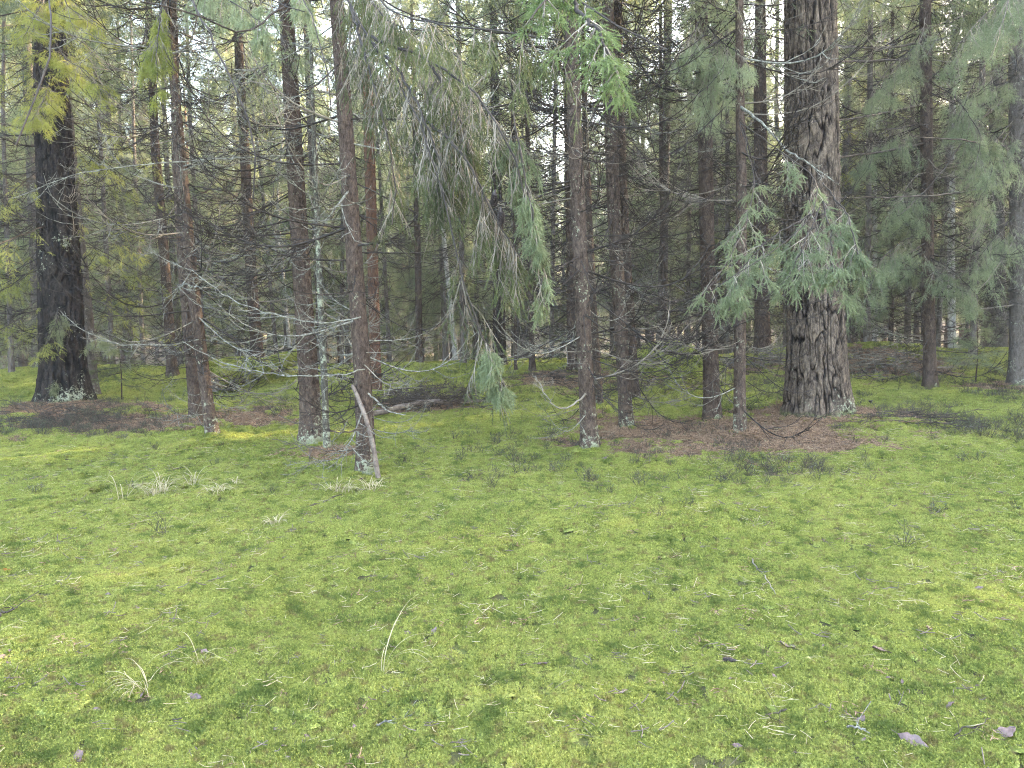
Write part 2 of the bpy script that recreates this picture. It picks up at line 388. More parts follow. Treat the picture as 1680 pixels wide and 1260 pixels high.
def live_branch(mb, rng, P0, D0, L, lod, dens=1., sag=.45, hang=.45, bare=.25, sl=None, mt=0, mn=1, lift=.15, r=.010):
    """branches with hanging side twigs; twigs material mt, needles material mn"""
    K = len(P0); L = np.broadcast_to(L, (K,)).astype(float)
    tm, slen = {'near': (SP_NEAR, .11), 'mid': (SP_MID, .17), 'far': (SP_FAR, .34)}[lod]
    slen = sl or slen
    n = 10; P = curves(rng, P0, D0, L, n, sag, .06, lift)
    tubes(mb, P, (r * (L / 1.5) ** .5)[:, None] * (1 - .75 * np.linspace(0, 1, n)) + .0015, 3, mt)
    per = {'near': 16, 'mid': 12, 'far': 7}[lod]; per = max(3, int(per * dens))
    S, D, ts, par = spawn(rng, P, per, bare, .99, .85, .25, hang)
    l2 = L[par] * rng.uniform(.16, .34, len(S)) * (1.15 - .7 * ts) + slen * .4
    Q = curves(rng, S, D, l2, 5, hang * .8, .1, 0)
    tubes(mb, Q, np.linspace(.004, .0018, 5)[None] * np.ones((len(S), 1)), 3, mt)
    k2 = {'near': 6, 'mid': 4, 'far': 2}[lod]
    S3, D3, t3, p3 = spawn(rng, Q, k2, .15, .95, .7, .3, hang * .5)
    PP = [S3, Q[:, -1], P[:, -1]]; DD = [D3, norm(Q[:, -1] - Q[:, -2]), norm(P[:, -1] - P[:, -2])]
    PP = np.concatenate(PP); DD = norm(np.concatenate(DD) + np.array([0, 0, -.25 * hang]))
    F = frames(DD, rng); s = slen * rng.uniform(.6, 1.25, len(PP))
    pick = rng.integers(0, len(tm), len(PP))
    for j, (tv, tf) in enumerate(tm):
        q = pick == j; stamp(mb, tv, tf, PP[q], F[q], s[q], mn)
def split(mb, mats_a, mats_b, na, nb):
    """one accumulator with two material slots -> two meshes (wood, needles)"""
    a, b = MB(), MB()
    for v, f, m, off in zip(mb.v, mb.f, mb.m, np.concatenate([[0], np.cumsum([len(v) for v in mb.v])])[:-1]):
        (b if m[0] == 1 else a).add(v, f - off, 1 if m[0] == 2 else 0)
    return a.mesh(na, mats_a), b.mesh(nb, mats_b)

# ------------------------------------------------------------------ trunks
def trunk_mesh(path, rad, sides, dz, mat, amp=.004, flare=.35, H_top=16., kind='spruce', seed=0, fine_to=6.):
    flare = flare * 1.5
    """path: list of (x,y,z) relative to the base (first is the base); rad: radii"""
    path = np.array(path, float); rad = np.array(rad, float)
    d = (path[-1] - path[-2]); d = d / max(d[2], .01)
    zt = path[-1, 2]
    if H_top > zt + .5:
        ext = path[-1] + d * .35 * (H_top - zt) ; ext[2] = H_top
        path = np.vstack([path, ext]); rad = np.append(rad, .02)
    zs = np.concatenate([[-.25, -.08], np.arange(0, min(fine_to, H_top), dz), np.arange(min(fine_to, H_top), H_top, .25), [H_top]])
    cx = np.interp(zs, path[:, 2], path[:, 0]); cy = np.interp(zs, path[:, 2], path[:, 1]); r = np.interp(zs, path[:, 2], rad)
    kk = np.ones(9) / 9
    def sm(a): return np.convolve(np.pad(a, 4, 'edge'), kk, 'valid')
    cx, cy, r = sm(cx), sm(cy), sm(r)
    fl = 1 + flare * np.exp(-np.maximum(zs, -.1) / (.12 + rad[0] * .5))
    a = np.linspace(0, 2 * math.pi, sides, endpoint=False)
    Z, A = np.meshgrid(zs, a, indexing='ij')
    rr = (r * fl)[:, None] * np.ones_like(A); crack = np.ones_like(A)
    lob = vn(np.cos(A) * 1.6 + seed, np.sin(A) * 1.6, Z * .5, seed)
    rr = rr * (1 + .05 * lob + flare * .5 * np.maximum(vn(np.cos(A) * 2.3, np.sin(A) * 2.3 + seed, 0.3, seed + 3), -.2) * np.exp(-np.maximum(Z, 0) / .25))
    ux, uy = np.cos(A) * rad[0], np.sin(A) * rad[0]
    if kind == 'plates':
        wx = .04 * vn(ux * 14, uy * 14, Z * 4, seed + 9)
        g = np.abs(vn((ux + wx) * 19, (uy + wx) * 19, Z * 2.6, seed + 1)); g2 = np.abs(vn(ux * 26, uy * 26 + 7, Z * 5.5, seed + 2))
        ridge = ss(0, .22, g) * (.55 + .45 * ss(.0, .25, g2)); flake = vn(ux * 22, uy * 22, Z * 9, seed + 4)
        rr = rr + amp * (ridge - .6) + amp * .22 * np.round(flake * 2) / 2 + amp * .14 * vn(ux * 90, uy * 90, Z * 50, seed + 5)
        crack = ridge
    else:
        rr = rr + amp * (vn(ux * 45, uy * 45, Z * 22, seed + 1) + .6 * vn(ux * 100, uy * 100, Z * 60, seed + 2))
    X = cx[:, None] + rr * np.cos(A); Y = cy[:, None] + rr * np.sin(A)
    V = np.stack([X, Y, Z], -1).reshape(-1, 3); n = len(zs)
    i = np.arange(n - 1)[:, None] * sides; j = np.arange(sides); j2 = (j + 1) % sides
    q = np.stack([i + j, i + j2, i + sides + j2, i + sides + j], -1).reshape(-1, 4)
    mb = MB(); mb.add(V, q)
    f = lambda z: (np.interp(z, zs, cx), np.interp(z, zs, cy), np.interp(z, zs, r))
    me = mb.mesh('trunk', mat, smooth=True); at = me.attributes.new('crack', 'FLOAT', 'POINT'); at.data.foreach_set('value', crack.ravel().astype(np.float32))
    return me, f

# ------------------------------------------------------------------ pools of shared part meshes
rp = np.random.default_rng(101)
def one(v): return np.array([v], float)
DEAD = []
for k in range(12):
    mb = MB(); L = 1.0 + .13 * k
    sl = rp.uniform(-.55, .05)
    dead_branch(mb, rp, one((0, 0, 0)), one((1, 0, sl)), L, .0085, 1.25, 0, 1.25, rp.uniform(.1, .45), rp.uniform(.5, 1.3))
    DEAD.append((L, mb.mesh('dead_branch', MT['twig_dark'])))
DEADG = []
for L, me in DEAD[::3]:
    m2 = me.copy(); m2.materials.clear(); m2.materials.append(MT['twig_grey']); DEADG.append((L, m2))
DEADL = []
for L, me in DEAD[1::3]:
    m2 = me.copy(); m2.materials.clear(); m2.materials.append(MT['twig_lichen']); DEADL.append((L, m2))
def live_pool(n, lod, mt, mn, L0=1.2, L1=2.2, **kw):
    out = []
    for k in range(n):
        mb = MB(); L = L0 + (L1 - L0) * k / max(1, n - 1)
        live_branch(mb, rp, one((0, 0, 0)), one((1, 0, -.15)), L, lod, **kw)
        out.append((L, *split(mb, mt, mn, 'bough', 'needles')))
    return out
LIVE = live_pool(5, 'mid', MT['twig'], MT['needle'])
LIVE_Y = live_pool(4, 'mid', MT['twig'], MT['needle_sun_yellow'])
LIVE_M = live_pool(4, 'mid', MT['twig_grey'], MT['needle_mint'], hang=.6, dens=.9)
LIVE_O = live_pool(4, 'mid', MT['twig_grey'], MT['needle_olive'], hang=.7, dens=.8)

def crown_arrays(mb, rng, z0, z1, Lb, nb, lod='far', mt=0, mn=1, dens=1.):
    z = z0 + (z1 - z0) * np.sort(rng.random(nb)) ; az = rng.uniform(0, 2 * math.pi, nb)
    tt = (z - z0) / (z1 - z0); L = Lb * (.75 + .35 * rng.random(nb)) * np.where(tt < .25, .55 + tt * 1.8, 1.0) * (1 - .88 * np.maximum(0, tt - .25) / .75)
    L = np.maximum(L, .25)
    D = np.stack([np.cos(az), np.sin(az), -.25 + .7 * tt], 1)
    P0 = np.stack([np.zeros(nb), np.zeros(nb), z], 1)
    live_branch(mb, rng, P0, D, L, lod, dens=dens, mt=mt, mn=mn, hang=.6, r=.012)
CROWN = []
for k in range(3):
    mb = MB(); crown_arrays(mb, rp, 0, 9.5, 2.3, 120)
    CROWN.append(split(mb, MT['twig'], MT['needle'], 'crown_branches', 'crown'))
PINECROWN = []
mb = MB(); crown_arrays(mb, rp, 0, 6, 2.6, 80)
PINECROWN.append(split(mb, MT['twig'], MT['needle'], 'crown_branches', 'crown'))

# ------------------------------------------------------------------ the ground
def axis(lo, mid0, mid1, hi, fine, grow):
    a = list(np.arange(mid0, mid1, fine)); s = fine
    x = mid0; L = []
    while x > lo: s *= grow; x -= s; L.append(x)
    s = fine; x = a[-1]; Rr = []
    while x < hi: s *= grow; x += s; Rr.append(x)
    return np.array(L[::-1] + a + Rr)
gx = axis(-110, -7, 7.5, 110, .045, 1.05); gy = axis(-40, 1.5, 14, 160, .045, 1.035)
GX, GY = np.meshgrid(gx, gy); GZ = H(GX, GY)
nx, ny = len(gx), len(gy)
mb = MB(); i = np.arange(ny - 1)[:, None] * nx; j = np.arange(nx - 1)
mb.add(np.stack([GX, GY, GZ], -1).reshape(-1, 3), np.stack([i + j, i + j + 1, i + nx + j + 1, i + nx + j], -1).reshape(-1, 4))
gme = mb.mesh('ground', MT['ground'], smooth=True)
att = gme.attributes.new('litter', 'FLOAT', 'POINT'); att.data.foreach_set('value', litter(GX, GY).ravel().astype(np.float32))
tag(obj('ground', gme), kind='structure')

# ------------------------------------------------------------------ stuff made of instanced clumps
def scatter(name, pts, rot, scl, idx, templates, label, cat):
    me = bpy.data.meshes.new(name); n = len(pts); me.vertices.add(n); me.vertices.foreach_set('co', np.asarray(pts, np.float32).ravel())
    a = me.attributes.new('rot', 'FLOAT_VECTOR', 'POINT'); a.data.foreach_set('vector', np.asarray(rot, np.float32).ravel())
    a = me.attributes.new('scl', 'FLOAT', 'POINT'); a.data.foreach_set('value', np.asarray(scl, np.float32))
    a = me.attributes.new('idx', 'INT', 'POINT'); a.data.foreach_set('value', np.asarray(idx, np.int32))
    o = obj(name, me); tag(o, label, cat, kind='stuff')
    col = bpy.data.collections.new(name + '_clumps')
    for k, t in enumerate(templates):
        to = bpy.data.objects.new('%s_clump_%02d' % (name, k), t); col.objects.link(to)
    g = bpy.data.node_groups.new(name, 'GeometryNodeTree')
    g.interface.new_socket('Geometry', in_out='INPUT', socket_type='NodeSocketGeometry')
    g.interface.new_socket('Geometry', in_out='OUTPUT', socket_type='NodeSocketGeometry')
    N = g.nodes; L = g.links
    gi = N.new('NodeGroupInput'); go = N.new('NodeGroupOutput'); ip = N.new('GeometryNodeInstanceOnPoints')
    ci = N.new('GeometryNodeCollectionInfo'); ci.inputs['Collection'].default_value = col
    ci.inputs['Separate Children'].default_value = True; ci.inputs['Reset Children'].default_value = True
    def na(nm, ty):
        q = N.new('GeometryNodeInputNamedAttribute'); q.data_type = ty; q.inputs['Name'].default_value = nm; return q.outputs['Attribute']
    L.new(gi.outputs[0], ip.inputs['Points']); L.new(ci.outputs[0], ip.inputs['Instance'])
    ip.inputs['Pick Instance'].default_value = True
    L.new(na('idx', 'INT'), ip.inputs['Instance Index']); L.new(na('rot', 'FLOAT_VECTOR'), ip.inputs['Rotation']); L.new(na('scl', 'FLOAT'), ip.inputs['Scale'])
    L.new(ip.outputs[0], go.inputs[0])
    md = o.modifiers.new('scatter', 'NODES'); md.node_group = g
    return o
def slope_rot(rng, x, y, k=1.):
    e = .05; dx = (H(x + e, y) - H(x - e, y)) / (2 * e); dy = (H(x, y + e) - H(x, y - e)) / (2 * e)
    # small tilt: rotate about X by dy, about Y by -dx, then spin is applied first (Euler XYZ keeps it last) - use no spin mismatch
    n = len(x); return np.stack([np.arctan(dy) * k, -np.arctan(dx) * k, rng.uniform(0, 2 * math.pi, n)], 1)

def moss_clump(rng, n=150, R_=.045, hgt=.017):
    a = rng.uniform(0, 2 * math.pi, n); r = R_ * np.sqrt(rng.random(n)); x, y = r * np.cos(a), r * np.sin(a)
    dome = .006 * (1 - (r / R_) ** 2); V = []
    for k in range(5):
        ph = rng.uniform(0, 6.28, n); el = rng.uniform(.2, 1.2, n); l = rng.uniform(.005, .0095, n)
        base = np.stack([x, y, dome + hgt * rng.uniform(.35, 1.0, n) - .006], 1)
        d = np.stack([np.cos(ph) * np.cos(el), np.sin(ph) * np.cos(el), np.sin(el)], 1)
        s = norm(np.cross(d, rng.normal(0, 1, (n, 3)))) * .0013
        V.append(np.stack([base - s, base + s, base + d * l[:, None]], 1))
    V = np.concatenate(V).reshape(-1, 3)
    m = MB(); m.add(V, np.arange(len(V)).reshape(-1, 3))
    # low solid cushion under the shoots
    q = 12; ang = np.arange(q) * 2 * math.pi / q
    cv = np.concatenate([[[0, 0, .008]], np.stack([np.cos(ang) * R_ * .6, np.sin(ang) * R_ * .6, np.full(q, .004)], 1), np.stack([np.cos(ang) * R_ * .95, np.sin(ang) * R_ * .95, np.full(q, -.008)], 1)])
    t = [[0, 1 + k, 1 + (k + 1) % q] for k in range(q)]; m.add(cv, np.array(t))
    t = [[1 + k, 1 + q + k, 1 + q + (k + 1) % q, 1 + (k + 1) % q] for k in range(q)]; m.add(cv, np.array(t))
    return m.mesh('moss_clump', MT['moss'])
rm = np.random.default_rng(55)
MOSS = [moss_clump(rm, 150, .045, rm.uniform(.014, .022)) for _ in range(6)]
def wedge(rng, n, y0, y1, k=.72, pad=.4):
    u = rng.random(n); y = y0 + (y1 - y0) * u
    # density proportional to width: rejection
    y = np.sqrt(y0 ** 2 + (y1 ** 2 - y0 ** 2) * u)
    return rng.uniform(-1, 1, n) * (k * y + pad), y
def moss_zone(y0, y1, dens, s0, s1):
    area = .72 * (y1 ** 2 - y0 ** 2) + .8 * (y1 - y0); n = int(area * dens)
    x, y = wedge(rm, n, y0, y1)
    lit = litter(x, y)
    gap = fbm(x * 3.1, y * 3.1, 4.4, 3, 71)
    keep = (rm.random(n) > lit * 1.15) & ((gap > -.70 + .15 * rm.random(n)) | (y < 7)) 
    x, y = x[keep], y[keep]
    return x, y, rm.uniform(s0, s1, len(x))
zs_ = [moss_zone(2.0, 5.0, 620, .85, 1.3), moss_zone(5.0, 9.0, 330, 1.2, 1.8), moss_zone(9.0, 15.0, 130, 1.8, 2.8), moss_zone(15.0, 24.0, 50, 2.8, 4.2)]
mx = np.concatenate([a[0] for a in zs_]); my = np.concatenate([a[1] for a in zs_]); msz = np.concatenate([a[2] for a in zs_])
def litter_clump(rng, n=70, R_=.12, lo=.03, hi=.10, mat='litter', th=.0023, lift=.02):
    m = MB(); a = rng.uniform(0, 2 * math.pi, n); r = R_ * np.sqrt(rng.random(n))
    P0 = np.stack([r * np.cos(a), r * np.sin(a), rng.uniform(.002, lift, n)], 1); b = rng.uniform(0, 2 * math.pi, n)
    D = np.stack([np.cos(b), np.sin(b), rng.normal(0, .18, n)], 1)
    tubes(m, curves(rng, P0, D, rng.uniform(lo, hi, n), 3, .0, .15), np.full((n, 3), th) * rng.uniform(.6, 1.5, (n, 1)), 3)
    return m.mesh('clump', MT[mat])
LIT = [litter_clump(rm) for _ in range(5)]
n = 26000; x, y = wedge(rm, n, 6.5, 20); k = rm.random(n) < litter(x, y) * .95; x, y = x[k], y[k]
lx_, ly_ = x, y
# dry straws, twiglets and needles strewn over the moss
STRAW = [litter_clump(rm, 5, .07, .02, .07, 'straw', .0011, .03) for _ in range(3)] + [litter_clump(rm, 4, .07, .03, .10, 'deadwood', .0016, .03) for _ in range(2)] + [litter_clump(rm, 9, .04, .01, .03, 'litter', .0014, .03) for _ in range(2)]
n = 5200; x, y = wedge(rm, n, 2.0, 13)
scatter('forest_debris', np.stack([x, y, H(x, y) + .014], 1), slope_rot(rm, x, y), rm.uniform(.6, 1.2, n), rm.integers(0, 7, n), STRAW,
        'dry straws, needles and tiny twigs strewn over the moss', 'forest debris')
def bilberry(rng, leaves=26, mat2='bilberry'):
    m = MB(); P = curves(rng, np.zeros((6, 3)) + rng.normal(0, .02, (6, 3)) * [1, 1, 0], np.stack([rng.normal(0, .55, 6), rng.normal(0, .55, 6), np.ones(6)], 1), rng.uniform(.06, .12, 6), 4, 0, .12)
    tubes(m, P, np.full((6, 4), .0010), 3, 0)
    S, D, t, p = spawn(rng, P, 5, .25, .98, .7, .3, 0, .2); Q = curves(rng, S, D, rng.uniform(.03, .07, len(S)), 3, 0, .1)
    tubes(m, Q, np.full((len(S), 3), .0008), 3, 0)
    if leaves:
        tv = np.array([[0, 0, 0], [.5, .3, .05], [1, 0, 0], [.5, -.3, .05]], float); tf = np.array([[0, 1, 2, 3]])
        S, D, t, p = spawn(rng, Q, 1, .3, 1, .8, .3); k = rng.random(len(S)) < leaves / 30
        stamp(m, tv, tf, S[k], frames(D[k], rng), rng.uniform(.010, .018, k.sum()), 1)
    return m.mesh('bilberry', [MT['twig'], MT[mat2]])
BIL = [bilberry(rm, 26) for _ in range(3)] + [bilberry(rm, 6) for _ in range(2)]
def und_mask(x, y):
    m = .012 + 0 * x
    for px, yy, a, b, s in ((90, 10.6, 1.6, 1.6, .9), (1560, 8.6, 2.4, 1.9, .95), (1500, 12.5, 3.0, 2.2, .7), (900, 8.6, 1.8, 1.2, .2), (330, 12.5, 3.0, 1.0, .5), (1120, 7.2, 1.6, .7, .6), (1400, 7.3, 1.5, .5, .7), (700, 15, 2.5, 2, .4), (1340, 8.0, 1.4, .7, .5), (1600, 14, 3, 3, .8)):
        m = np.maximum(m, s * np.exp(-(((x - xat(px, yy)) / a) ** 2 + ((y - yy) / b) ** 2)))
    return m * ss(-.25, .3, fbm(x * 1.3, y * 1.3, 7.7, 2, 91))
n = 30000; x, y = wedge(rm, n, 4.5, 21); k = rm.random(n) < und_mask(x, y); x, y = x[k], y[k]
scatter('bilberry_undergrowth', np.stack([x, y, H(x, y)], 1), slope_rot(rm, x, y, .3), rm.uniform(.7, 1.35, len(x)), rm.integers(0, 5, len(x)), BIL,
        'low dark twiggy bilberry plants growing through the moss', 'undergrowth')

# ------------------------------------------------------------------ trees of the foreground and middle ground
TREES = []
def tree(name, label, px, w0, mat='spruce', kind='spruce', H_top=15., nd=26, zd=(.4, 6.5), Ld=(.8, 1.8), dens=1., lichen=.045, nl=0, zl=(3, 6), pool=None,
         crown=6.5, sides=28, dz=.05, amp=.003, flare=.3, wr=None, seed=1, az_bias=None, yd=None, cs=1., wmax=None, group=None):
    """px: pixel path [(x,y) base first ...] ; w0: trunk widths in pixels at each"""
    rng = np.random.default_rng(seed); nd = int(nd * 2.8)
    base = gp(*px[0]) if yd is None else pl(px[0][0], px[0][1], yd)
    if yd is not None: base[2] = h1(base[0], base[1])
    Y = base[1]; pts = [np.zeros(3)] + [pl(a, b, Y) - base for a, b in px[1:]]
    ws = w0 if isinstance(w0, (list, tuple)) else [w0] * len(px)
    rad = [w * .5 * Y / FPX * (.9 if kind == 'spruce' else 1) for w in ws]
    t = thing(name, base, label, 'tree', group)
    me, f = trunk_mesh(pts, rad, sides, dz, MT[mat], amp, flare, H_top, kind, seed)
    obj('trunk', me, t)
    zz = np.linspace(zd[0], zd[1], nd) + rng.uniform(-.12, .12, nd)
    for k in range(nd):
        u = rng.random(); pool_ = DEADL if u < lichen else (DEADG if u < lichen + .1 else DEAD)
        L, dm = pool_[rng.integers(len(pool_))]
        o = obj('dead_branch', dm, t)
        az = rng.uniform(0, 2 * math.pi) if az_bias is None or rng.random() < .5 else rng.normal(az_bias, .5)
        cx, cy, r = f(zz[k]); s = rng.uniform(*Ld) / L * (1 if zz[k] > 1.2 else .75)
        o.location = (cx + math.cos(az) * r * .7, cy + math.sin(az) * r * .7, zz[k]); o.rotation_euler = (rng.normal(0, .2), rng.normal(.05, .15), az); o.scale = (s, s, s)
    for k in range(nl):
        pl_ = pool or LIVE; L, a, b = pl_[rng.integers(len(pl_))]; z = rng.uniform(*zl); az = rng.uniform(0, 2 * math.pi)
        cx, cy, r = f(z); s = rng.uniform(.8, 1.2)
        o = obj('bough', a, t); o.location = (cx, cy, z); o.rotation_euler = (0, rng.normal(.1, .15), az); o.scale = (s,) * 3
        obj('needles', b, o)
    if crown:
        cb, cn = (CROWN if kind != 'plates' else PINECROWN)[rng.integers(3) if kind != 'plates' else 0]
        cx, cy, r = f(crown)
        o = obj('crown', cn, t); o.location = (cx, cy, crown); s = (H_top - crown) / 9.5; o.scale = (cs, cs, s); o.rotation_euler = (0, 0, rng.uniform(0, 6))
        o2 = obj('branches', cb, t); o2.location = o.location; o2.scale = o.scale; o2.rotation_euler = o.rotation_euler
    TREES.append((t, px[0][0], base, f)); return t, base, f

T1 = tree('spruce_tree', 'massive dark old trunk with pale lichen at its foot, far left of the clearing', [(105, 664), (97, 420), (92, 300), (78, 0)], [68, 62, 54, 44], 'dark_big', 'plates', 18, 26, (1.0, 6), (.8, 1.6), nl=36, zl=(1.6, 7.5), pool=LIVE_Y, crown=7.5, sides=110, dz=.03, amp=.03, flare=.30, seed=3)
T1b = tree('spruce_tree', 'grey spruce trunk standing right behind the massive dark trunk', [(152, 652), (140, 500), (130, 400), (112, 200)], [22, 22, 20, 17], 'spruce_grey', nd=16, nl=6, zl=(3.5, 6.5), seed=4, yd=14.6)
T1c = tree('spruce_tree', 'grey speckled trunk rising at the left edge behind the dark trunk', [(66, 628), (58, 400), (40, 0)], [22, 19, 15], 'spruce_grey', nd=12, nl=8, zl=(3.5, 8), H_top=18, seed=5, yd=18.5)
T2 = tree('spruce_tree', 'slender crooked spruce trunk dotted with white lichen, left of the two mossy hummocks', [(350, 720), (338, 640), (318, 480), (300, 300), (288, 160), (273, 0)], [22, 21, 21, 19, 16, 12], 'spruce_lichen', nd=34, zd=(.3, 5.8), lichen=.35, seed=6, H_top=12, dz=.04)
T2b = tree('spruce_tree', 'brown spruce trunk close behind the crooked lichen dotted one', [(324, 690), (312, 560), (302, 440), (290, 250), (284, 0)], [25, 23, 21, 17, 12], 'spruce', nd=26, seed=7)
T2c = tree('spruce_tree', 'dim spruce trunk halfway between the massive dark trunk and the crooked one', [(284, 628), (268, 400), (255, 250), (246, 60)], [18, 17, 15, 12], 'spruce', nd=22, nl=8, zl=(3, 7), seed=8, yd=17)
T5 = tree('spruce_tree', 'dark straight spruce trunk behind the mossy log', [(424, 612), (412, 450), (404, 300), (394, 120)], [21, 19, 18, 15], 'spruce', nd=26, nl=4, zl=(5, 8), seed=9, yd=19)
T3 = tree('spruce_tree', 'stout spruce trunk with whitish grey flared foot, beside a thin lichen covered stem', [(512, 733), (508, 640), (497, 480), (486, 300), (476, 120), (468, 0)], [38, 36, 33, 30, 27, 24], 'spruce_white', nd=30, nl=5, zl=(4.7, 7), flare=.35, seed=10, sides=40, dz=.035, lichen=.2)
T3b = tree('spruce_tree', 'thin stem coated all over with grey lichen beside the white footed spruce', [(537, 745), (531, 600), (524, 450), (515, 230), (510, 60)], [13, 12, 10, 8, 5], 'thin_lichen', nd=22, Ld=(.4, .9), H_top=7, crown=0, flare=.15, lichen=.5, seed=11, sides=20)
T4 = tree('spruce_tree', 'nearest spruce trunk with pale lichened foot and dead branch leaning on it', [(602, 782), (600, 720), (594, 600), (582, 430), (568, 220), (552, 0)], [38, 34, 31, 30, 27, 24], 'spruce_white', nd=30, flare=.18, seed=12, sides=44, dz=.03, lichen=.35, H_top=14)
T4b = tree('pine_tree', 'reddish pine trunk behind the nearest spruce', [(617, 640), (612, 450), (606, 250), (601, 60)], [20, 19, 19, 17], 'pine', 'spruce', 18, 8, (2, 6), sides=60, amp=.006, flare=.1, seed=13, yd=14.0, crown=11)
T6 = tree('spruce_tree', 'straight spruce trunk with white and green foot at the left end of the needle bed', [(968, 742), (960, 600), (952, 420), (945, 260), (936, 0)], [31, 28, 27, 26, 22], 'spruce_lichen', nd=40, zd=(.4, 5.6), Ld=(.9, 1.7), nl=7, zl=(4.7, 7), flare=.28, seed=14, sides=40, dz=.035, lichen=.08)
T6b = tree('spruce_tree', 'dark trunk seen just left behind the white and green footed spruce', [(939, 604), (936, 400), (931, 150)], [17, 16, 14], 'spruce', nd=18, seed=15, yd=17)
T6c = tree('spruce_tree', 'thin spruce half hidden behind the white and green footed trunk', [(983, 668), (974, 520), (966, 350), (958, 150)], [15, 14, 12, 9], 'spruce_lichen', nd=24, seed=16, flare=.3)
T7 = tree('spruce_tree', 'front trunk of the close pair, pale lichen on its foot, centre right', [(1028, 706), (1020, 560), (1010, 400), (1004, 260), (997, 0)], [25, 24, 24, 23, 20], 'spruce_lichen', nd=34, zd=(.4, 5.6), nl=7, zl=(4.7, 7), flare=.3, seed=17, sides=36, lichen=.06)
T7b = tree('spruce_tree', 'rear trunk of the close pair, seen on its right side', [(1041, 650), (1032, 500), (1023, 350), (1016, 150)], [19, 18, 17, 15], 'spruce', nd=26, seed=18, yd=12.6)
T8 = tree('spruce_tree', 'brown spruce trunk with mossy foot on the needle bed, third left of the giant pine', [(1169, 695), (1165, 560), (1160, 400), (1157, 220), (1150, 0)], [31, 28, 26, 25, 22], 'spruce', nd=32, nl=5, zl=(4.7, 7), flare=.3, seed=19, sides=36, lichen=.06)
T9 = tree('spruce_tree', 'slim knotty spruce between the mossy footed trunk and the giant pine', [(1214, 720), (1213, 600), (1216, 450), (1216, 280), (1213, 100)], [23, 21, 20, 18, 14], 'spruce_lichen', nd=34, lichen=.15, flare=.22, seed=20, sides=32, dz=.035)
T10 = tree('pine_tree', 'giant old pine with deeply furrowed bark rising from brown needles', [(1343, 682), (1340, 600), (1335, 450), (1331, 250), (1329, 0)], [98, 90, 82, 80, 76], 'pine_big', 'plates', 20, 4, (2.5, 6), (.5, 1.0), crown=12, sides=300, dz=.012, amp=.026, flare=.16, seed=21)
T10b = tree('spruce_tree', 'dark trunk behind the needle bed, between the slim knotty spruce and giant pine', [(1251, 590), (1249, 400), (1247, 150)], [27, 25, 22], 'spruce', nd=16, nl=3, zl=(4, 7), seed=22, yd=17.5)
T11 = tree('spruce_tree', 'lone dark upright spruce trunk right of the giant pine', [(1527, 640), (1523, 500), (1521, 300), (1518, 0)], [23, 21, 20, 19], 'spruce', nd=40, zd=(.3, 7), Ld=(.9, 2.0), lichen=.1, nl=8, zl=(2.8, 7), pool=LIVE_M, seed=23)
T12 = tree('spruce_tree', 'pale brown trunk cut by the right edge of the view', [(1670, 636), (1672, 450), (1670, 300), (1668, 100)], [30, 29, 28, 26], 'spruce_grey', nd=30, zd=(1, 7), Ld=(.9, 1.9), nl=20, zl=(2.6, 7), pool=LIVE_M, seed=24, H_top=17)
T13 = tree('birch_tree', 'slim pale grey birch stem between the lone dark spruce and right edge', [(1562, 580), (1560, 400), (1562, 200)], [14, 13, 11], 'birch', nd=4, seed=25, yd=20, crown=9, flare=.1)
T14 = tree('spruce_tree', 'stout dim trunk among branches near the right edge, left of the pale brown trunk', [(1640, 600), (1636, 400), (1634, 200)], [26, 25, 22], 'spruce_grey', nd=18, nl=14, zl=(2, 8), pool=LIVE_M, seed=26, yd=20)
T15 = tree('spruce_tree', 'thick dark furrowed trunk deep in the centre gap', [(820, 602), (818, 450), (814, 250)], [25, 20, 18], 'dark_big', nd=16, nl=4, zl=(5, 8), seed=27, yd=20, flare=.25)
T16 = tree('spruce_tree', 'straight slim dark trunk in the centre gap, ending in brown litter', [(873, 606), (870, 450), (866, 250)], [11, 9, 8], 'spruce', nd=22, H_top=11, seed=28, yd=17.2, flare=.5)
T17 = tree('spruce_tree', 'very thin dark stem left of the slim centre trunk', [(846, 606), (845, 500), (843, 350)], [6, 5, 4], 'spruce', nd=16, H_top=6.5, crown=0, seed=29, yd=17.6)
T18 = tree('spruce_tree', 'thin dark spruce behind the mossy mound, right of the close pair', [(1090, 575), (1087, 400), (1085, 250)], [10, 9, 8], 'spruce', nd=26, Ld=(1., 2.), H_top=12, seed=30, yd=21)
T19 = tree('spruce_tree', 'thin dark trunk in the gap left of the hanging bough tip', [(688, 592), (686, 450), (682, 250)], [13, 12, 10], 'spruce', nd=18, H_top=13, seed=31, yd=22)
T20 = tree('spruce_tree', 'thin dark upright trunk between the giant pine and lone spruce', [(1462, 590), (1463, 400), (1462, 200)], [8, 8, 7], 'spruce', nd=24, Ld=(1., 2.), nl=10, zl=(2.4, 7), H_top=11, seed=32, yd=19)

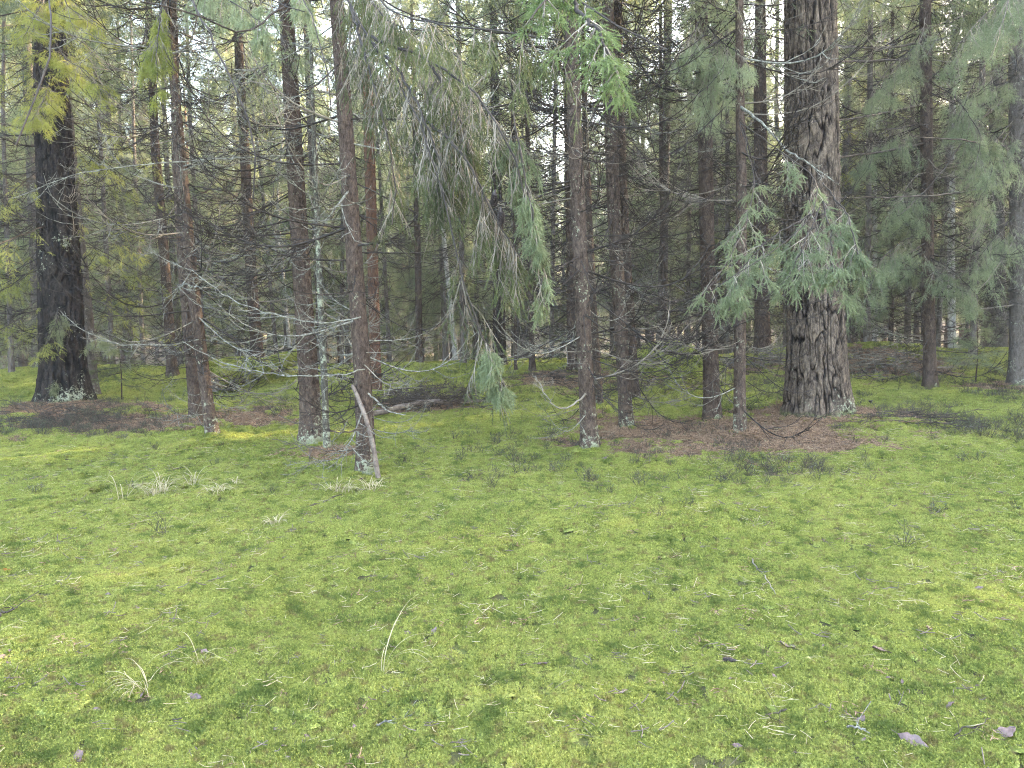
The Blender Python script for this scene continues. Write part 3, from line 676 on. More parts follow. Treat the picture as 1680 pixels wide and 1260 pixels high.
# moss and litter, with a collar of each heaped round every stem
cx_, cy_, cz_, cs_, cm_ = [], [], [], [], []
for t, px, b, f in TREES:
    r_ = f(0.0)[2]; m_ = int(26 + 260 * r_)
    a_ = rm.uniform(0, 6.283, m_); q_ = rm.random(m_); rr0 = r_ * 1.25 + .02 + q_ * (.05 + r_ * .5)
    for j in range(m_):
        X_, Y_ = b[0] + rr0[j] * math.cos(a_[j]), b[1] + rr0[j] * math.sin(a_[j])
        cx_.append(X_); cy_.append(Y_); cz_.append(h1(X_, Y_) + .055 * (1 - q_[j])); cs_.append(rm.uniform(.8, 1.6)); cm_.append(rm.random() > litter(np.array([X_]), np.array([Y_]))[0] * .8)
cx_, cy_, cz_, cs_, cm_ = [np.array(v) for v in (cx_, cy_, cz_, cs_, cm_)]
def cat(a, b): return np.concatenate([a, b])
mz = cat(H(mx, my), cz_[cm_]); mx = cat(mx, cx_[cm_]); my = cat(my, cy_[cm_]); msz = cat(msz, cs_[cm_])
scatter('moss', np.stack([mx, my, mz], 1), slope_rot(rm, mx, my), msz, rm.integers(0, 6, len(mx)), MOSS,
        'bright lime green moss carpet covering the forest floor', 'moss')
lz_ = cat(H(lx_, ly_), cz_[~cm_]); lx_ = cat(lx_, cx_[~cm_]); ly_ = cat(ly_, cy_[~cm_])
scatter('needle_litter', np.stack([lx_, ly_, lz_], 1), slope_rot(rm, lx_, ly_), rm.uniform(.7, 1.3, len(lx_)), rm.integers(0, 5, len(lx_)), LIT,
        'reddish brown fallen needles and twiglets under the trees', 'needle litter')

# ------------------------------------------------------------------ hand-placed boughs and long dead limbs
def spline(ctrl, n):
    c = np.array(ctrl, float); d = np.concatenate([[0], np.cumsum(np.linalg.norm(np.diff(c, axis=0), axis=1))])
    t = np.linspace(0, d[-1], n); out = np.stack([np.interp(t, d, c[:, k]) for k in range(3)], 1)
    for _ in range(max(2, n // 12)):
        out[1:-1] = .25 * out[:-2] + .5 * out[1:-1] + .25 * out[2:]
    return out
def limb(T, ctrl, r0_, r1_, mat, seed, dens=1., L2=(.1, .3), name='dead_branch', lab=None, lichen_tufts=0):
    rng = np.random.default_rng(seed); t, base, f = T
    P = spline([pl(*c) for c in ctrl], 26) - base; P += np.concatenate([[[0, 0, 0]], rng.normal(0, .006, (25, 3))])
    mb = MB(); tubes(mb, P[None], np.linspace(r0_, r1_, 26)[None], 6)
    S, D, ts, p = spawn(rng, P[None], max(2, int(16 * dens)), .08, .97, .8, .35, .1)
    l2 = rng.uniform(*L2, len(S)) * (1.15 - .6 * ts); Q = curves(rng, S, D, l2, 6, .15, .14, .25)
    tubes(mb, Q, np.linspace(.0034, .0014, 6)[None] * np.ones((len(S), 1)), 3)
    S, D, ts, p = spawn(rng, Q, 3, .2, .95, .7, .3); tubes(mb, curves(rng, S, D, l2[p] * .35, 4, .1, .15, .1), np.linspace(.0022, .001, 4)[None] * np.ones((len(S), 1)), 3)
    if lichen_tufts:
        tv, tf = SP_MID[0]; k = rng.integers(1, 25, lichen_tufts); PP = P[k] + rng.normal(0, .008, (lichen_tufts, 3))
        stamp(mb, tv * [1, 1, 1], tf, PP, frames(norm(rng.normal(0, 1, (lichen_tufts, 3))), rng), rng.uniform(.02, .05, lichen_tufts), 1)
    o = obj(name, mb.mesh(name, [MT[mat], MT['twig_lichen']]), t)
    if lab: o['label'] = lab
    return P
LL = 'long bare limb spotted with white lichen'
limb(T3, [(500, 255, 8.3), (430, 257, 8.1), (330, 263, 7.8), (210, 272, 7.5), (110, 288, 7.3), (20, 326, 7.2)], .009, .003, 'twig_lichen', 1, 1.2, (.15, .5), lab=LL, lichen_tufts=18)
limb(T4, [(592, 520, 7.0), (540, 533, 6.9), (470, 522, 6.9), (400, 502, 6.9), (360, 480, 7), (325, 450, 7.0), (235, 408, 7.1)], .007, .0025, 'twig_lichen', 2, 1.2, (.15, .5), lab=LL, lichen_tufts=18)
limb(T2, [(326, 557, 8.8), (280, 566, 8.6), (200, 567, 8.5), (140, 545, 8.4), (98, 510, 8.4)], .008, .003, 'twig_lichen', 3, 1., (.1, .35), lab=LL, lichen_tufts=20)
limb(T4, [(598, 606, 7.0), (560, 616, 6.8), (500, 617, 6.7), (430, 612, 6.7), (350, 590, 6.8), (300, 560, 6.9)], .007, .0025, 'twig_lichen', 4, 1.2, (.1, .4), lab=LL, lichen_tufts=14)
limb(T9, [(1216, 176, 8.7), (1250, 200, 8.2), (1290, 245, 7.9), (1330, 270, 7.6), (1368, 298, 7.4)], .018, .004, 'twig_lichen', 5, 1.2, (.1, .4), lab=LL, lichen_tufts=18)
limb(T6, [(968, 642, 8.0), (930, 672, 7.8), (908, 668, 7.8), (890, 640, 7.9), (878, 615, 8.)], .012, .003, 'twig_grey', 6, .6)
limb(T4, [(604, 645, 6.9), (640, 676, 6.8), (664, 682, 6.8), (672, 662, 6.8)], .009, .003, 'twig_lichen', 7, .4)
limb(T4, [(602, 700, 6.9), (560, 712, 6.7), (520, 700, 6.6), (470, 690, 6.6), (440, 670, 6.7)], .008, .003, 'twig', 8, .8)
limb(T4, [(605, 735, 6.9), (560, 742, 6.8), (500, 732, 6.7), (448, 720, 6.8)], .008, .003, 'twig', 9, .8)
limb(T11, [(1523, 395, 13), (1470, 430, 12.5), (1440, 455, 12), (1425, 470, 12)], .014, .004, 'twig', 10, .8, (.2, .6))
limb(T11, [(1521, 235, 13), (1440, 250, 12), (1340, 262, 9.9), (1240, 285, 9.2), (1170, 330, 9.)], .022, .005, 'twig', 11, 1.2, (.2, .7))
limb(T11, [(1520, 95, 13), (1440, 100, 12), (1340, 102, 10), (1230, 98, 9.6)], .022, .006, 'twig', 12, 1.2, (.2, .7))
limb(T11, [(1521, 170, 13), (1440, 188, 12), (1360, 200, 9.9), (1290, 212, 9.6)], .02, .006, 'twig', 13, 1.2, (.2, .7))
limb(T11, [(1521, 70, 13), (1440, 80, 12), (1300, 70, 10), (1200, 40, 9.5)], .02, .006, 'twig', 14, 1.2, (.2, .7))
limb(T12, [(1668, 300, 13.2), (1600, 312, 12), (1520, 322, 10.5), (1430, 325, 9.6), (1350, 322, 9.2)], .022, .005, 'twig', 15, 1.3, (.2, .8))
limb(T12, [(1668, 240, 13.2), (1620, 238, 12), (1570, 228, 11), (1500, 225, 10)], .022, .005, 'twig', 16, 1.3, (.2, .8))
limb(T12, [(1670, 150, 13.2), (1600, 200, 12), (1540, 290, 11.5), (1480, 350, 11)], .018, .005, 'twig', 17, 1.3, (.2, .8))
DK = 'dark bare limb curving down close to the viewer'
limb(T2, [(275, -90, 8.8), (305, -20, 6), (340, 50, 4.8), (380, 130, 4.4), (420, 200, 4.2), (441, 260, 4.2), (440, 300, 4.2), (415, 325, 4.2)], .014, .004, 'twig_dark', 18, 1., (.1, .35), lab=DK)
limb(T1, [(80, -120, 13), (78, -40, 7), (84, 50, 5), (86, 110, 4.6), (76, 150, 4.4), (50, 200, 4.3), (25, 240, 4.3)], .012, .005, 'twig_dark', 19, .4, (.1, .3), lab=DK)
limb(T4, [(556, -60, 7), (500, 0, 6), (450, 20, 5.2), (400, 70, 5), (340, 30, 4.8), (280, 10, 4.6), (230, 0, 4.5)], .012, .004, 'twig_dark', 20, 1., (.15, .5))

def bough(T, ctrls, seed, twig='twig_grey', need='needle_olive', ntw=26, ltw=(.25, .6), down=.9, t0=.2, slen=.10, nsp=9, lod=None, r=.011, bareness=.45, lab=None, sub=4, a3=.65, d3=.6, l3r=(.25, .55), tw=.0036):
    rng = np.random.default_rng(seed); t, base, f = T; mb = MB(); tm = lod or SP_NEAR
    for ci, ctrl in enumerate(ctrls):
        P = spline([pl(*c) for c in ctrl], 22) - base; P[1:] += rng.normal(0, .005, (21, 3))
        tubes(mb, P[None], np.linspace(r, .003, 22)[None], 6, 2)
        S, D, ts, p = spawn(rng, P[None], ntw, t0, 1., .8, .3, down)
        l2 = rng.uniform(*ltw, len(S)) * (1.15 - .5 * ts); Q = curves(rng, S, D, l2, 8, down * .7, .10, 0)
        tubes(mb, Q, np.linspace(tw, tw * .4, 8)[None] * np.ones((len(S), 1)), 3)
        S3, D3, t3, p3 = spawn(rng, Q, sub, .15, .95, a3, .3, down * d3)
        l3 = l2[p3] * rng.uniform(*l3r, len(S3)); Q3 = curves(rng, S3, D3, l3, 5, down * d3, .12, 0)
        tubes(mb, Q3, np.linspace(.0022, .0009, 5)[None] * np.ones((len(S3), 1)), 3)
        # needles towards the tips
        A, B, tt, pp = spawn(rng, Q3, nsp, bareness, 1., .55, .25, down * .5)
        A2, B2, _, _ = spawn(rng, Q, nsp // 2 + 1, max(.6, bareness), 1., .55, .25, down * .5)
        PP = np.concatenate([A, A2, Q[:, -1]]); DD = np.concatenate([B, B2, norm(Q[:, -1] - Q[:, -2])]); 
        DD = norm(DD + np.array([0, 0, -.3 * down]))
        s = slen * rng.uniform(.6, 1.25, len(PP)); F = frames(DD, rng, .5); pk = rng.integers(0, len(tm), len(PP))
        for j, (tv, tf) in enumerate(tm):
            q = pk == j; stamp(mb, tv, tf, PP[q], F[q], s[q], 1)
    a, b = split(mb, [MT[twig], MT['twig_dark']], MT[need], 'bough', 'needles')
    o = obj('bough', a, t); obj('needles', b, o)
    if lab: o['label'] = lab
    return o
# the big hanging bough in front of the centre
bough(T4, [[(550, -70, 7.0), (575, 10, 5.6), (610, 70, 4.8), (680, 170, 4.1), (720, 280, 3.8), (745, 400, 3.6), (765, 500, 3.5), (800, 580, 3.5), (826, 632, 3.5)],
           [(600, 60, 5.0), (700, 95, 4.2), (780, 150, 3.8), (830, 220, 3.6), (862, 320, 3.5), (880, 430, 3.5)],
           [(575, 10, 5.6), (605, 110, 4.6), (640, 230, 4.3), (650, 320, 4.2), (645, 370, 4.1)],
           [(690, 190, 4.1), (760, 250, 3.8), (805, 340, 3.7), (850, 420, 3.6)],
           [(610, 70, 4.8), (660, 120, 4.3), (700, 200, 4.0), (725, 280, 3.8), (712, 340, 3.8)],
           [(700, 95, 4.2), (745, 170, 4.0), (770, 230, 3.9)]], 31, need='needle_hang', r=.010, ntw=44, ltw=(.15, .44), a3=.8, d3=.6, l3r=(.15, .5), tw=.0032, nsp=1, bareness=.5, slen=.085, sub=7, lod=SP_STRAND, lab='drooping bough of grey twigs and olive needles hanging before the centre')
bough(T4, [[(765, 500, 3.5), (800, 570, 3.5), (828, 634, 3.48)]], 32, need='needle_mint', ntw=16, ltw=(.06, .2), nsp=5, bareness=.1, slen=.075, down=.7, t0=.45, r=.005, lab='mint green tip of the hanging bough')
bough(T4, [[(840, 180, 3.7), (862, 300, 3.5), (882, 400, 3.45), (890, 470, 3.45)]], 33, need='needle_mint', ntw=18, ltw=(.08, .22), nsp=5, bareness=.1, slen=.07, down=1., t0=.1, r=.004, lab='mint green fringe along the right side of the hanging bough')
bough(T4, [[(560, -70, 7), (640, 20, 4.6), (720, 40, 3.8), (800, 50, 3.4), (880, 60, 3.2), (930, 70, 3.1)], [(560, -60, 7), (640, 40, 4.8), (700, 50, 4.3), (770, 110, 4.0)]], 34, need='needle_hang', a3=.8, d3=.6, l3r=(.15, .45), tw=.003, ntw=46, ltw=(.15, .5), nsp=3, bareness=.3, slen=.085, r=.008, sub=5, lod=SP_STRAND)
# bright near tuft at the top
bough(T6, [[(934, -120, 7.9), (900, -60, 4.5), (930, -10, 3.2), (980, 20, 2.8), (1040, 50, 2.7), (1100, 84, 2.65)], [(930, -10, 3.2), (985, 60, 2.75), (1012, 120, 2.7)], [(920, -60, 4), (900, -10, 3.0), (870, 30, 2.9)]], 35, need='needle_bright', ntw=20, ltw=(.07, .19), nsp=3, bareness=.1, slen=.075, down=.35, t0=.45, sub=2, lab='bright green near spruce tuft at the top of the view')
# spruce bough in front of the giant pine
bough(T9, [[(1214, 200, 8.7), (1270, 240, 7.2), (1350, 300, 5.8), (1330, 370, 5.2), (1250, 425, 5.0), (1165, 478, 4.9)],
           [(1350, 300, 5.8), (1390, 350, 5.3), (1405, 410, 5.1), (1420, 470, 5.1)], [(1345, 340, 5.4), (1320, 400, 5.1), (1290, 460, 5.0)], [(1350, 330, 5.5), (1365, 390, 5.2), (1365, 450, 5.1)],
           [(1335, 350, 5.4), (1270, 385, 5.2), (1215, 440, 5.1), (1205, 480, 5.0)], [(1214, 200, 8.7), (1240, 300, 7.0), (1215, 400, 5.6), (1150, 484, 5.1)]],
      36, need='needle_mint', ntw=13, ltw=(.12, .34), nsp=2, bareness=.45, slen=.11, down=.5, t0=.35, sub=4, r=.006, lab='pale green spruce bough spreading in front of the giant pine')
bough(T8, [[(1150, 30, 9.4), (1175, 60, 9.0), (1200, 80, 8.7), (1225, 95, 8.5)], [(1150, 20, 9.4), (1140, 50, 8.8), (1120, 75, 8.5)], [(1150, 60, 9.4), (1165, 110, 8.9), (1160, 160, 8.8)]], 37, need='needle_mint', ntw=22, ltw=(.25, .6), nsp=3, bareness=.4, slen=.14, lod=SP_MID)
bough(T3, [[(466, -60, 8.3), (500, 0, 5), (522, 50, 4.3), (535, 110, 4.1), (545, 180, 4.)]], 38, need='needle_mint', ntw=16, ltw=(.06, .2), nsp=4, bareness=.1, slen=.08, t0=.4, r=.006)
bough(T2, [[(272, -30, 8.9), (262, 30, 7.6), (256, 90, 7.2), (258, 150, 7.1)], [(274, 0, 8.9), (250, 60, 8), (235, 100, 7.6)]], 39, need='needle_sun_yellow', ntw=18, ltw=(.12, .32), nsp=3, bareness=.15, slen=.13, lod=SP_MID, t0=.35)
bough(T2, [[(275, -50, 8.9), (340, -20, 6.5), (390, 10, 5.6), (440, 40, 5.2)], [(275, -80, 8.9), (370, -30, 6), (430, -5, 5.4), (500, 20, 5.)]], 40, need='needle_mint', ntw=22, ltw=(.12, .35), nsp=4, bareness=.2, slen=.09, t0=.4)
bough(T1, [[(85, -60, 13), (110, 10, 11.5), (140, 30, 11), (170, 50, 10.8)], [(85, 60, 13), (110, 100, 11.5), (150, 120, 11), (170, 160, 10.8)], [(85, 120, 13), (70, 170, 11.6), (50, 200, 11)], [(85, -20, 13), (60, 20, 11.5), (40, 60, 11)]], 41, need='needle_sun_yellow', down=.4, ntw=34, ltw=(.2, .5), nsp=3, bareness=.2, slen=.14, lod=SP_MID, t0=.3, lab='sunlit yellow green boughs of the massive dark tree')
bough(T12, [[(1668, -60, 13), (1655, 0, 8.), (1640, 50, 7), (1625, 100, 6.7)], [(1668, -20, 13), (1600, 40, 9), (1560, 90, 8.4)]], 42, need='needle_mint', ntw=26, ltw=(.25, .6), nsp=4, bareness=.3, slen=.13, lod=SP_MID, t0=.3)
bough(T11, [[(1521, 130, 13), (1570, 160, 12), (1610, 220, 11.5), (1600, 280, 11.3)], [(1521, 300, 13), (1500, 312, 12.4), (1470, 330, 12)], [(1521, 60, 13), (1460, 110, 12), (1430, 150, 11.6)]], 43, need='needle_mint', ntw=24, ltw=(.35, .8), nsp=3, bareness=.3, slen=.16, lod=SP_MID, t0=.2)
bough(T11, [[(1521, 380, 13), (1480, 395, 12), (1440, 430, 11.4), (1420, 500, 11.2)], [(1521, 420, 13), (1560, 440, 12.2), (1600, 480, 12)], [(1521, 200, 13), (1450, 215, 12), (1410, 260, 11.6)], [(1521, 150, 13), (1590, 180, 12), (1640, 230, 11.7)]], 46, need='needle_mint', ntw=22, ltw=(.3, .7), nsp=3, bareness=.35, slen=.16, lod=SP_MID, t0=.2)
bough(T12, [[(1668, 200, 13.2), (1640, 240, 12), (1610, 330, 11.6)], [(1668, 350, 13.2), (1640, 380, 12.4), (1600, 430, 12)], [(1668, 100, 13.2), (1600, 130, 12), (1570, 200, 11.8)]], 47, need='needle_mint', ntw=24, ltw=(.3, .8), nsp=3, bareness=.35, slen=.16, lod=SP_MID, t0=.2)
bough(T20, [[(1462, 330, 19), (1420, 380, 17.5), (1400, 440, 17), (1390, 500, 16.8)], [(1462, 300, 19), (1500, 370, 18), (1490, 440, 17.6)], [(1462, 380, 19), (1450, 440, 18), (1430, 510, 17.5)]], 44, need='needle_mint', ntw=24, ltw=(.4, .9), nsp=3, bareness=.15, slen=.24, lod=SP_MID, t0=.2)
bough(T1, [[(110, 470, 13.3), (92, 520, 12.5), (100, 560, 12.4)], [(120, 540, 13.3), (160, 545, 12.5), (190, 560, 12.4)], [(100, 600, 13.3), (95, 610, 12.7), (85, 630, 12.6)]], 45, need='needle_olive', ntw=12, ltw=(.2, .4), nsp=3, bareness=.1, slen=.15, lod=SP_MID, t0=.3)

# ------------------------------------------------------------------ wider forest: countable trees and the far mass
rb = np.random.default_rng(77)
def bg_meshes(kind, Ht, seed):
    rng = np.random.default_rng(seed); r = {'spruce': .088, 'pine': .12, 'birch': .08, 'young': .035, 'veil': .07}[kind] * Ht / 15 if kind != 'young' else .035
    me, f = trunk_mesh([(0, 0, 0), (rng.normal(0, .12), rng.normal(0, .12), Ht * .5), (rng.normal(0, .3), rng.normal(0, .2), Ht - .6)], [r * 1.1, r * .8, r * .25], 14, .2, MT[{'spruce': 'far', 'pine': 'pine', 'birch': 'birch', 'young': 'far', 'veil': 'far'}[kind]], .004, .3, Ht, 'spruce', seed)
    db = MB(); cr_ = MB()
    if kind == 'spruce':
        nb = 44; z = rng.uniform(.7, Ht * .5, nb); az = rng.uniform(0, 6.28, nb)
        dead_branch(db, rng, np.stack([0 * z, 0 * z, z], 1), np.stack([np.cos(az), np.sin(az), rng.uniform(-.35, .05, nb)], 1), rng.uniform(.8, 1.9, nb), .011, .8, 0, 1.7)
        crown_arrays(cr_, rng, rng.uniform(2.0, 3.5), Ht - .2, 2.3, 230)
    elif kind == 'veil':
        nb = 40; z = rng.uniform(.4, Ht * .4, nb); az = rng.uniform(0, 6.28, nb)
        dead_branch(db, rng, np.stack([0 * z, 0 * z, z], 1), np.stack([np.cos(az), np.sin(az), rng.uniform(-.35, .05, nb)], 1), rng.uniform(.8, 2.1, nb), .011, .9, 0, 1.7)
        nb = 75; z = 1.7 + (Ht - 2.2) * np.sort(rng.random(nb)) ** 1.2; az = rng.uniform(0, 6.28, nb); L_ = 2.3 * (1.05 - z / Ht) * rng.uniform(.6, 1.1, nb) + .3
        live_branch(cr_, rng, np.stack([0 * z, 0 * z, z], 1), np.stack([np.cos(az), np.sin(az), -.2 + 0 * z], 1), L_, 'mid', .8, .5, .8, .3, .13)
    elif kind == 'pine': crown_arrays(cr_, rng, Ht * .6, Ht, 2.4, 60)
    elif kind == 'birch': crown_arrays(cr_, rng, Ht * .4, Ht, 1.8, 40, dens=.5)
    else: crown_arrays(cr_, rng, .25, Ht - .05, 1.0 * Ht / 3.2, 70, dens=.8)
    cb, cn = split(cr_, MT['twig'], MT['needle_sun_yellow'] if kind == 'birch' else (MT['needle_olive'] if kind == 'veil' else MT['needle']), 'branches', 'crown')
    dm = db.mesh('dead_branches', MT['twig'] if kind == 'veil' else MT['twig_grey']) if kind in ('spruce', 'veil') else None
    return me, dm, cb, cn, kind, Ht
BG = [bg_meshes('spruce', 15, 1), bg_meshes('spruce', 18, 2), bg_meshes('spruce', 21, 3), bg_meshes('spruce', 17, 4), bg_meshes('pine', 20, 5), bg_meshes('birch', 13, 6), bg_meshes('young', 3.2, 7), bg_meshes('young', 4.6, 8), bg_meshes('veil', 13, 9), bg_meshes('veil', 15, 10)]
KIND = {'spruce': 'spruce_tree', 'veil': 'spruce_tree', 'pine': 'pine_tree', 'birch': 'birch_tree', 'young': 'spruce_sapling'}
occ = [(b[0], b[1]) for _, _, b, _ in TREES]
placed = []
def try_place(y0, y1, n, dmin, kf=.70):
    c = 0
    for _ in range(n * 40):
        if c >= n: break
        y = math.sqrt(rb.uniform(y0 ** 2, y1 ** 2)); x = rb.uniform(-1, 1) * (kf * y + 1)
        if all((x - a) ** 2 + (y - b) ** 2 > dmin ** 2 for a, b in occ):
            occ.append((x, y)); placed.append((x, y)); c += 1
try_place(20.5, 30, 26, 1.7); try_place(30, 42, 62, 1.6); try_place(42, 52, 60, 1.6)
VEIL = [(1424, 17.5), (1490, 21.5), (1598, 16.2), (1395, 23), (1585, 25), (1650, 23), (18, 17.5), (185, 20.5), (235, 25), (335, 22.5), (455, 24), (760, 22), (640, 25), (905, 24), (1195, 21), (1130, 25), (560, 23.5), (1290, 24), (1540, 18.5), (-40, 21)]
def proj(x, y, z):
    v = np.array([x, y, z - EYE]); d = v @ cf; return 840 + FPX * (v @ cr) / d, 630 - FPX * (v @ cu) / d
near = sorted([(px, t['label'].split(',')[0]) for t, px, b, f in TREES if b[1] < 15.5])
ANCH = [(105, 'massive dark trunk'), (350, 'crooked lichen dotted trunk'), (512, 'white footed spruce'), (602, 'nearest spruce'), (820, 'furrowed centre trunk'), (968, 'green footed spruce'), (1028, 'close pair'), (1169, 'mossy footed trunk'), (1343, 'giant pine'), (1527, 'lone dark spruce'), (1670, 'right edge trunk')]
rows = [(xat(p, y), y, h1(xat(p, y), y), p, 8 + k % 2) for k, (p, y) in enumerate(VEIL)]
for x, y in placed:
    if y < 30 and 560 < 840 + FPX * x / y < 650: continue
    u = rb.random(); k = rb.integers(0, 4) if u < .76 else (4 if u < .81 else (5 if u < .84 else rb.integers(6, 8)))
    z = h1(x, y); px, py = proj(x, y, z + 1.5); rows.append((x, y, z, px, int(k)))
from collections import defaultdict
slots = defaultdict(list)
for r_ in rows:
    a = [q for q in ANCH if q[0] <= r_[3]]; b = [q for q in ANCH if q[0] > r_[3]]
    g = (a[-1][1] if a else None, b[0][1] if b else None); slots[(KIND[BG[r_[4]][4]], g, r_[1] > 34)].append(r_)
ORD = ['first', 'second', 'third', 'fourth', 'fifth', 'sixth', 'seventh', 'eighth', 'ninth', 'tenth', 'eleventh', 'twelfth']
WORD = {'spruce_tree': 'spruce', 'pine_tree': 'reddish pine', 'birch_tree': 'pale birch', 'spruce_sapling': 'young bushy spruce'}
for (nm, g, isfar), L_ in slots.items():
    L_.sort(key=lambda q: q[3])
    for k, (x, y, z, px, vi) in enumerate(L_):
        tm, dm, cb, cn, kd, Ht = BG[vi]
        where = ('between %s and %s' % g) if all(g) else ('right of the ' + g[0] if g[0] else 'left of the ' + g[1])
        o_ = '' if len(L_) == 1 else ORD[min(k, 11)] + ' from left, '
        t = thing(nm, (x, y, z - .03), '%s%s %s %s' % (o_, 'far' if isfar else 'background', WORD[nm], where), 'tree' if nm != 'spruce_sapling' else 'sapling', 'background trees')
        s = rb.uniform(.88, 1.12); t.rotation_euler = (rb.normal(0, .02), rb.normal(0, .02), rb.uniform(0, 6.28)); t.scale = (s, s, s)
        obj('trunk', tm, t)
        if y < 34 and cb: obj('branches', cb, t)
        if dm: obj('dead_branches', dm, t)
        obj('crown', cn, t)
# the far wood beyond and beside what the photo lets one tell apart
FT = []
for me, dm, cb, cn, kd, Ht in BG[:5]:
    m = bpy.data.meshes.new('far_tree'); import bmesh
    bm = bmesh.new()
    mats = []
    for sub in (me, dm, cn):
        if sub is None: continue
        n0 = len(bm.faces); bm.from_mesh(sub); bm.faces.ensure_lookup_table()
        mats.append(sub.materials[0])
        for fc in bm.faces[n0:]: fc.material_index = len(mats) - 1
    bm.to_mesh(m); bm.free()
    for q in mats: m.materials.append(q)
    FT.append(m)
fx, fy = [], []
def mass(x0, x1, y0, y1, n, ex):
    for _ in range(n):
        x, y = rb.uniform(x0, x1), rb.uniform(y0, y1)
        if ex(x, y): fx.append(x); fy.append(y)
mass(-80, 80, 52, 105, 520, lambda x, y: True)
mass(12, 60, 2, 52, 150, lambda x, y: x > .74 * y + 3 and x > 12)
mass(-60, -10, 2, 52, 90, lambda x, y: x < -.74 * y - 3 and x < -10)
fx, fy = np.array(fx), np.array(fy); n = len(fx)
scatter('distant_forest', np.stack([fx, fy, H(fx, fy)], 1), np.stack([0 * fx, 0 * fx, rb.uniform(0, 6.28, n)], 1), rb.uniform(.9, 1.2, n), rb.integers(0, 5, n), FT,
        'dense far-off conifer forest closing the view behind the trees', 'forest')

# ------------------------------------------------------------------ things on the ground
def sapling(px, py, Ht, label, seed, need='needle_olive'):
    b = gp(px, py); rng = np.random.default_rng(seed); t = thing('spruce_sapling', b, label, 'sapling')
    me, f = trunk_mesh([(0, 0, 0), (.03, 0, Ht * .5), (0, 0, Ht)], [.014, .01, .005], 8, .05, MT['spruce'], .001, .1, Ht, 'spruce', seed); obj('trunk', me, t)
    mb = MB(); n = 26; z = rng.uniform(.25, 1, n) * Ht; az = rng.uniform(0, 6.28, n)
    live_branch(mb, rng, np.stack([0 * z, 0 * z, z], 1), np.stack([np.cos(az), np.sin(az), .1 + 0 * z], 1), .22 + .4 * (1 - z / Ht), 'mid', .6, .2, .1, .2, .10, r=.005)
    a, c = split(mb, MT['twig'], MT[need], 'branches', 'crown'); obj('branches', a, t); obj('crown', c, t)
sapling(200, 660, 1.15, 'small thin spruce sapling between the massive dark trunk and crooked trunk', 1)
sapling(1600, 630, 1.0, 'small pale sapling in the undergrowth right of the lone dark spruce', 2, 'needle_mint')

def log_mesh(P, r0_, r1_, sides, mat, seed, amp=.02):
    rng = np.random.default_rng(seed); n = len(P); mb = MB()
    T = norm(np.gradient(P, axis=0)); A = norm(np.cross(T, [0, 0, 1.])); B = np.cross(A, T)
    a = np.linspace(0, 2 * math.pi, sides, endpoint=False); rr = np.linspace(r0_, r1_, n)[:, None] + amp * fbm(np.arange(n)[:, None] * .25 + 0 * a, np.cos(a) * 2 + 0 * rr_ if False else np.cos(a)[None] * 2 + np.zeros((n, 1)), np.sin(a)[None] * 2 + np.zeros((n, 1)), 3, seed)
    V = P[:, None] + rr[..., None] * (A[:, None] * np.cos(a)[None, :, None] + B[:, None] * np.sin(a)[None, :, None])
    i = np.arange(n - 1)[:, None] * sides; j = np.arange(sides); j2 = (j + 1) % sides
    V = V.reshape(-1, 3); mb.add(V, np.stack([i + j, i + sides + j, i + sides + j2, i + j2], -1).reshape(-1, 4))
    c0, c1 = P[0], P[-1]; k = len(V)
    mb2 = np.concatenate([V[:sides], [c0]]); mb.add(mb2, np.stack([j, j2, np.full(sides, sides)], 1))
    mb2 = np.concatenate([V[-sides:], [c1]]); mb.add(mb2, np.stack([j2, j, np.full(sides, sides)], 1))
    return mb.mesh('log', mat, smooth=True)
rr_ = None
# mossy log
A_, B_ = gp(348, 652), gp(492, 618); base = A_.copy()
t = thing('fallen_log', base, 'fallen log thickly covered in yellow green moss, right of the crooked trunk', 'log')
P = np.stack([np.linspace(A_[k], B_[k], 30) for k in range(3)], 1); P[:, 2] = H(P[:, 0], P[:, 1]) + .30 + .14 * np.linspace(0, 1, 30)
P[:, 1] += .25 * np.sin(np.linspace(0, 3.1, 30)); P -= base
obj('log', log_mesh(P, .20, .15, 20, MT['deadwood'], 5, .05), t)
mb = MB(); rng = np.random.default_rng(9); K = 1500
k = rng.integers(0, 30, K); an = rng.normal(math.pi / 2, .75, K); T_ = norm(np.gradient(P, axis=0))[k]; Aa = norm(np.cross(T_, [0, 0, 1.])); Bb = np.cross(Aa, T_)
nn = Aa * np.cos(an)[:, None] + Bb * np.sin(an)[:, None]; PP = P[k] + nn * np.linspace(.205, .16, 30)[k][:, None] + T_ * rng.uniform(-.05, .05, (K, 1))
mc = MOSS[0]; vv = np.zeros(len(mc.vertices) * 3, np.float32); mc.vertices.foreach_get('co', vv); vv = vv.reshape(-1, 3)
sh = vv[:150 * 15]; F_ = frames(nn, rng, .6); F_ = np.stack([F_[:, :, 1], F_[:, :, 2], F_[:, :, 0]], 2)
stamp(mb, sh, np.arange(len(sh)).reshape(-1, 3), PP, F_, rng.uniform(1.4, 2.4, K)); obj('moss_cover', mb.mesh('moss_cover', MT['moss']), t)

